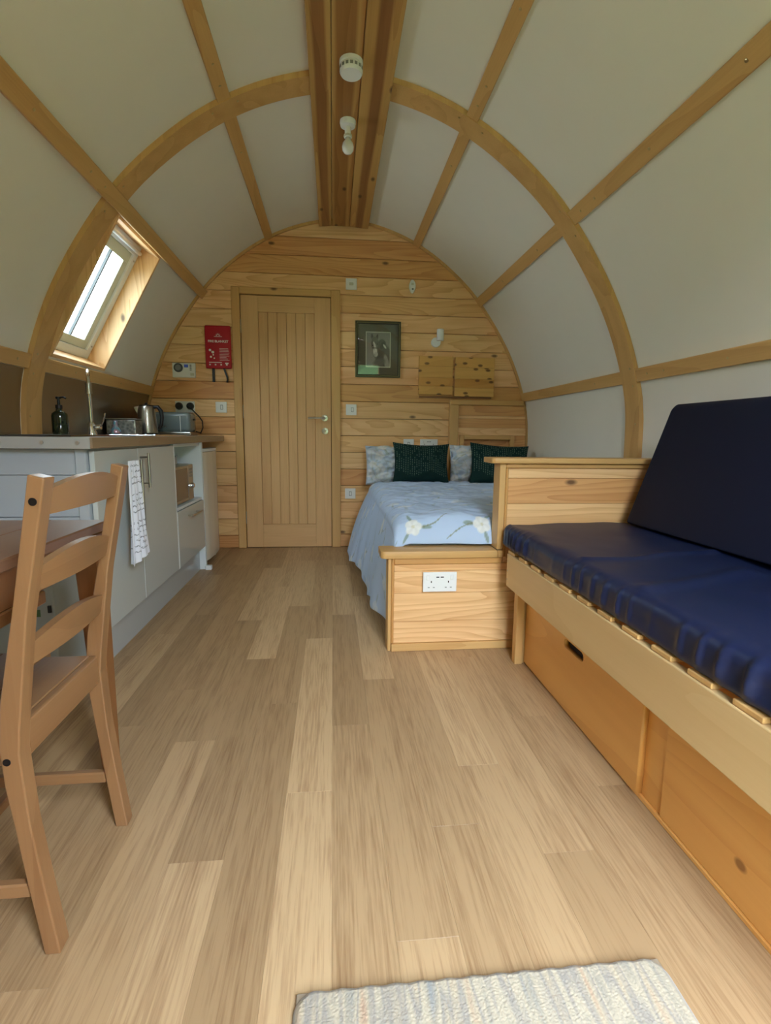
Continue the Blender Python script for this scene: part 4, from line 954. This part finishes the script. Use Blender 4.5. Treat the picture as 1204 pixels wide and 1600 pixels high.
# seat cushion: pleated cloth cover
def seat_cushion():
    ys = np.linspace(2.055, YA+.02, 900); prof = []
    x0, x1, z0, z1 = .704, 1.50, .4718, .568
    # section points (x, z, wrinkle weight)
    S = [(1.48, z0, 0), (1.2, z0, 0), (.9, z0, 0), (.735, z0, 0)]
    for k in range(5): a = PI/2*k/4; S.append((x0+.018-.018*math.sin(a)+0, z0+.018-.018*math.cos(a), .25))
    for k in range(1, 9): S.append((x0, z0+.018+(z1-z0-.05)*k/9, 1-.08*abs(k-5)))
    for k in range(7): a = PI/2*k/6; S.append((x0+.032-.032*math.cos(a), z1-.032+.032*math.sin(a), .8-.1*k))
    for k in range(1, 26): S.append((x0+.032+(x1-x0-.05)*k/26, z1, max(0, .28-.02*k)))
    S += [(1.495, z1-.02, 0), (1.50, z0+.02, 0)]
    P_ = np.zeros((len(S), len(ys), 3))
    for j, y in enumerate(ys):
        d = 2.055-y; amp = .017*max(0.12, fbm(y*2.3, 5, 2, 2)*2.0+.45)*min(1, d/.25)
        ph = y*88+8*fbm(y*3.1, 0, 4)
        for i, (x, z, w) in enumerate(S):
            wv = amp*w*(-(.5+.5*math.sin(ph+(z-z0)*12))**4+.25)*1.0+.004*w*math.sin(y*19+1)
            sag = .012*math.sin((x-x0)/(x1-x0)*PI)*(.6+.4*math.sin(y*3+1)) if z >= z1-.001 else 0
            top = fbm(x*3, y*2.0, 8)*.010 if z >= z1-.001 else 0
            crease = .007*math.exp(-(((y-1.42)-(x-.75)*.12)/.02)**2)*(z >= z1-.001)+.009*math.exp(-(((y-1.12)-(x-.75)*.35)/.03)**2)*(z >= z1-.001)*(x < 1.15)
            endr = max(0, 1-d/.03); ex = .006*endr**2
            P_[i, j] = (x+wv-.0+ex, y, z+sag*.3+top+crease-(.012*endr**2 if z > z0+.05 else 0)+(wv*.3 if w > .3 else 0))
    return P_, S
P_, S_ = seat_cushion(); me = grid_mesh('seat_cushion', P_); b = bmesh.new(); b.from_mesh(me)
bmesh.ops.holes_fill(b, edges=[e for e in b.edges if e.is_boundary], sides=0)
es_ = [e for e in b.edges if e.is_boundary]
bmesh.ops.recalc_face_normals(b, faces=b.faces); b.to_mesh(me); b.free()
for p in me.polygons: p.use_smooth = True
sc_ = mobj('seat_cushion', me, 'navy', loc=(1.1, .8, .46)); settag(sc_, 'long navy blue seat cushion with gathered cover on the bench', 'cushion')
# back cushion leaning on the wall
def prism_soft(section, y0, y1, r, seg=4):
    bm = prism(section, 'Y', y0, y1); bevel(bm, r, seg); return bm
sec = [(1.192, .582), (1.345, 1.040), (1.365, 1.062), (1.50, 1.050), (1.515, 1.02), (1.365, .582)]
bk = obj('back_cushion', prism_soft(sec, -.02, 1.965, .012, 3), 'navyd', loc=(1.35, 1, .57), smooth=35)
settag(bk, 'large dark navy back cushion leaning against the curved wall', 'cushion')

# ================================================================ TABLE AND CHAIR
tb = thing('dining_table', 'small brown pine dining table at the left edge', 'table', (-.93, 1.03, 0))
TX0, TX1, TY0, TY1 = -1.30, -.586, .66, 1.395
for k in range(5):
    a = TX0+(TX1-TX0)*k/5; b = TX0+(TX1-TX0)*(k+1)/5
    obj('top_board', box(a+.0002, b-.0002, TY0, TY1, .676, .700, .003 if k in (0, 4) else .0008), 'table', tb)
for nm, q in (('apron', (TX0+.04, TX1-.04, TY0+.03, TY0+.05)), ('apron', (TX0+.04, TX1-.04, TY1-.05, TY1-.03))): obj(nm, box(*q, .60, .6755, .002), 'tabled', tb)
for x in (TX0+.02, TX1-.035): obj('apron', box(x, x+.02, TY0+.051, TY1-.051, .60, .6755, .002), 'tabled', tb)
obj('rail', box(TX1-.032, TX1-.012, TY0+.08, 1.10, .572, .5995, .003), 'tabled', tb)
for sx2, sy2 in ((0, 0), (0, 1), (1, 0), (1, 1)):
    xx = TX0+.03 if sx2 == 0 else TX1-.062; yy2 = TY0+.02 if sy2 == 0 else TY1-.08
    bm = box(xx, xx+.060, yy2, yy2+.06, 0, .6755)
    for v in bm.verts:
        if v.co.z < .1:
            if sx2: v.co.x = xx+.028 if v.co.x < xx+.03 else xx+.062
            else: v.co.x = xx-.002 if v.co.x < xx+.03 else xx+.032
            v.co.y = yy2+.013 if v.co.y < yy2+.03 else yy2+.047
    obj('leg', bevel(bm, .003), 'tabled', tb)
ch = thing('dining_chair', 'lacquered pine ladder-back dining chair pushed in at the table', 'chair', (-.72, 1.01, 0))
edgeR = [(0, -.490), (.146, -.507), (.259, -.519), (.391, -.525), (.437, -.520), (.63, -.493), (.855, -.447)]
edgeL = [(.861, -.472), (.812, -.481), (.636, -.515), (.484, -.547), (.40, -.556), (.33, -.553), (.261, -.545), (.15, -.534), (0, -.517)]
post = [(x, z) for z, x in edgeR]+[(x, z) for z, x in edgeL]
for y0 in (.845, 1.150):
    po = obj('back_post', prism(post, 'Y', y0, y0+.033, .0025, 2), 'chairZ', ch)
    if y0 < 1:
        for (x, z) in ((-.467, .818), (-.5455, .378)): obj('screw_cap', lathe([(.0065, -.0012), (.0065, 0)], (x, y0+.0005, z), 14, 'Y'), 'black', po)
def slat(z0, z1, crown, x_at):
    n = 14; bm = bmesh.new(); rows = []
    for k in range(n+1):
        t = k/n; y = .874+(1.154-.874)*t; bow = .010*math.sin(PI*t); zt = z1+crown*math.sin(PI*t)
        xt, xbm = x_at(zt)+bow, x_at(z0)+bow
        rows.append([bm.verts.new((xbm-.016, y, z0)), bm.verts.new((xbm, y, z0)), bm.verts.new((xt, y, zt)), bm.verts.new((xt-.016, y, zt))])
    for a, b in zip(rows, rows[1:]):
        for k in range(4): bm.faces.new((a[k], a[(k+1) % 4], b[(k+1) % 4], b[k]))
    bm.faces.new(rows[0][::-1]); bm.faces.new(rows[-1]); return bm
xa = lambda z: float(np.interp(z, [a for a, _ in edgeR], [b for _, b in edgeR]))-.008
for z0, z1, cr_ in ((.792, .832, .020), (.662, .702, .022), (.532, .570, .020)):
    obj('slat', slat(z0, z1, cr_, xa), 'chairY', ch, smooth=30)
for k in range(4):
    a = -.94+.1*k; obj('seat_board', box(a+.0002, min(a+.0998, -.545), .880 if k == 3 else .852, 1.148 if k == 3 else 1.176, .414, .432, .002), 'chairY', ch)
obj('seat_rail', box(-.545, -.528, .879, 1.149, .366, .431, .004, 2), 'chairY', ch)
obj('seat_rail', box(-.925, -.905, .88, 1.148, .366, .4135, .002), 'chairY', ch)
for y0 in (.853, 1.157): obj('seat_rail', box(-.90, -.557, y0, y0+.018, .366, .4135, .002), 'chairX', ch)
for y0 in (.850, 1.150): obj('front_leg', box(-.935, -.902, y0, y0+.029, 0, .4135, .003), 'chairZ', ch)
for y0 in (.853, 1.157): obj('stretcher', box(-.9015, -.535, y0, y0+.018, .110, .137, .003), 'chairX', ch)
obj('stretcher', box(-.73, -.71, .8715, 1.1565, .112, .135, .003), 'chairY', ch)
gbx = thing('storage_box', 'plain grey box under the table against the white panel', 'box', (-1.1, 1.85, 0))
obj('box_body', box(-1.27, -.935, 1.76, 1.955, .012, .50, .006, 2), 'greybox', gbx)
obj('lid', box(-1.275, -.93, 1.755, 1.957, .5005, .52, .004, 2), 'greybox', gbx)
obj('sticker', box(-1.01, -.98, 1.7588, 1.7598, .31, .335), 'green', gbx); obj('latch', box(-.953, -.943, 1.752, 1.7598, .325, .35, .001), 'black', gbx)
for x in (-1.24, -.96): obj('foot', box(x-.012, x+.012, 1.77, 1.79, 0, .0118), 'black', gbx)

# ================================================================ RUG
nu, nv = 420, 330
rx0, rx1, ry0, ry1 = -.069, .578, .26, .737
m, n, b = newmat('striped_wool'); t = node(n, 'ShaderNodeTexCoord'); spx = node(n, 'ShaderNodeSeparateXYZ'); n.links.new(t.outputs['Object'], spx.inputs[0])
cmb = node(n, 'ShaderNodeCombineXYZ'); n.links.new(spx.outputs[0], cmb.inputs[0]); sy_n = math_(n, 'MULTIPLY', spx.outputs[1], .10); n.links.new(sy_n, cmb.inputs[1])
nz = node(n, 'ShaderNodeTexNoise'); nz.inputs['Scale'].default_value = 30; nz.inputs['Detail'].default_value = 2; n.links.new(cmb.outputs[0], nz.inputs['Vector'])
cr = node(n, 'ShaderNodeValToRGB'); n.links.new(nz.outputs[0], cr.inputs[0]); E_ = cr.color_ramp.elements
E_[0].position = .30; E_[0].color = C(136, 142, 144); E_[1].position = .70; E_[1].color = C(180, 152, 126)
for p, c_ in ((.40, C(166, 158, 140)), (.47, C(188, 176, 152)), (.54, C(152, 146, 136)), (.62, C(186, 172, 146))): e_ = E_.new(p); e_.color = c_
nf = node(n, 'ShaderNodeTexNoise'); nf.inputs['Scale'].default_value = 420; n.links.new(t.outputs['Object'], nf.inputs['Vector'])
n.links.new(mix(n, math_(n, 'MULTIPLY', nf.outputs[0], .25), cr.outputs[0], C(150, 136, 116), 'MIX'), b.inputs['Base Color']); b.inputs['Roughness'].default_value = 1; b.inputs['Specular IOR Level'].default_value = .1; b.inputs['Sheen Weight'].default_value = .3
MT['rug'] = m
RX, RY = np.meshgrid(np.linspace(rx0, rx1, nu), np.linspace(ry0, ry1, nv), indexing='ij')
ex = np.minimum.reduce([RX-rx0, rx1-RX, RY-ry0, ry1-RY]); rng = np.random.RandomState(2)
Zr = .011*np.clip(ex/.010, 0, 1)**.5+rng.normal(0, .0004, RX.shape)*(ex > .004)+.0008
cr_r = .035
for sxx, cx in ((-1, rx0+cr_r), (1, rx1-cr_r)):
    for syy, cy in ((-1, ry0+cr_r), (1, ry1-cr_r)):
        k = ((RX-cx)*sxx > 0) & ((RY-cy)*syy > 0); dx_, dy_ = RX[k]-cx, RY[k]-cy; mxx = np.maximum(abs(dx_), abs(dy_))+1e-9; rad = np.sqrt(dx_**2+dy_**2)+1e-9
        RX[k] = cx+dx_*mxx/rad; RY[k] = cy+dy_*mxx/rad
RY = RY+.0012*np.sin(RX*140)*(ex < .01); RY = RY-(RX-rx0)*.0
rg = mobj('rug', grid_mesh('rug', np.stack([RX, RY, Zr], -1)), 'rug', loc=(.25, .5, 0)); settag(rg, 'cream wool doormat with faint pastel stripes on the floor', 'rug')
bi = obj('binding', box(rx0+.004, rx1-.004, ry0+.01, ry1-.002, .0002, .006, .002), plain('rug_binding', C(150, 134, 112), .9), rg)
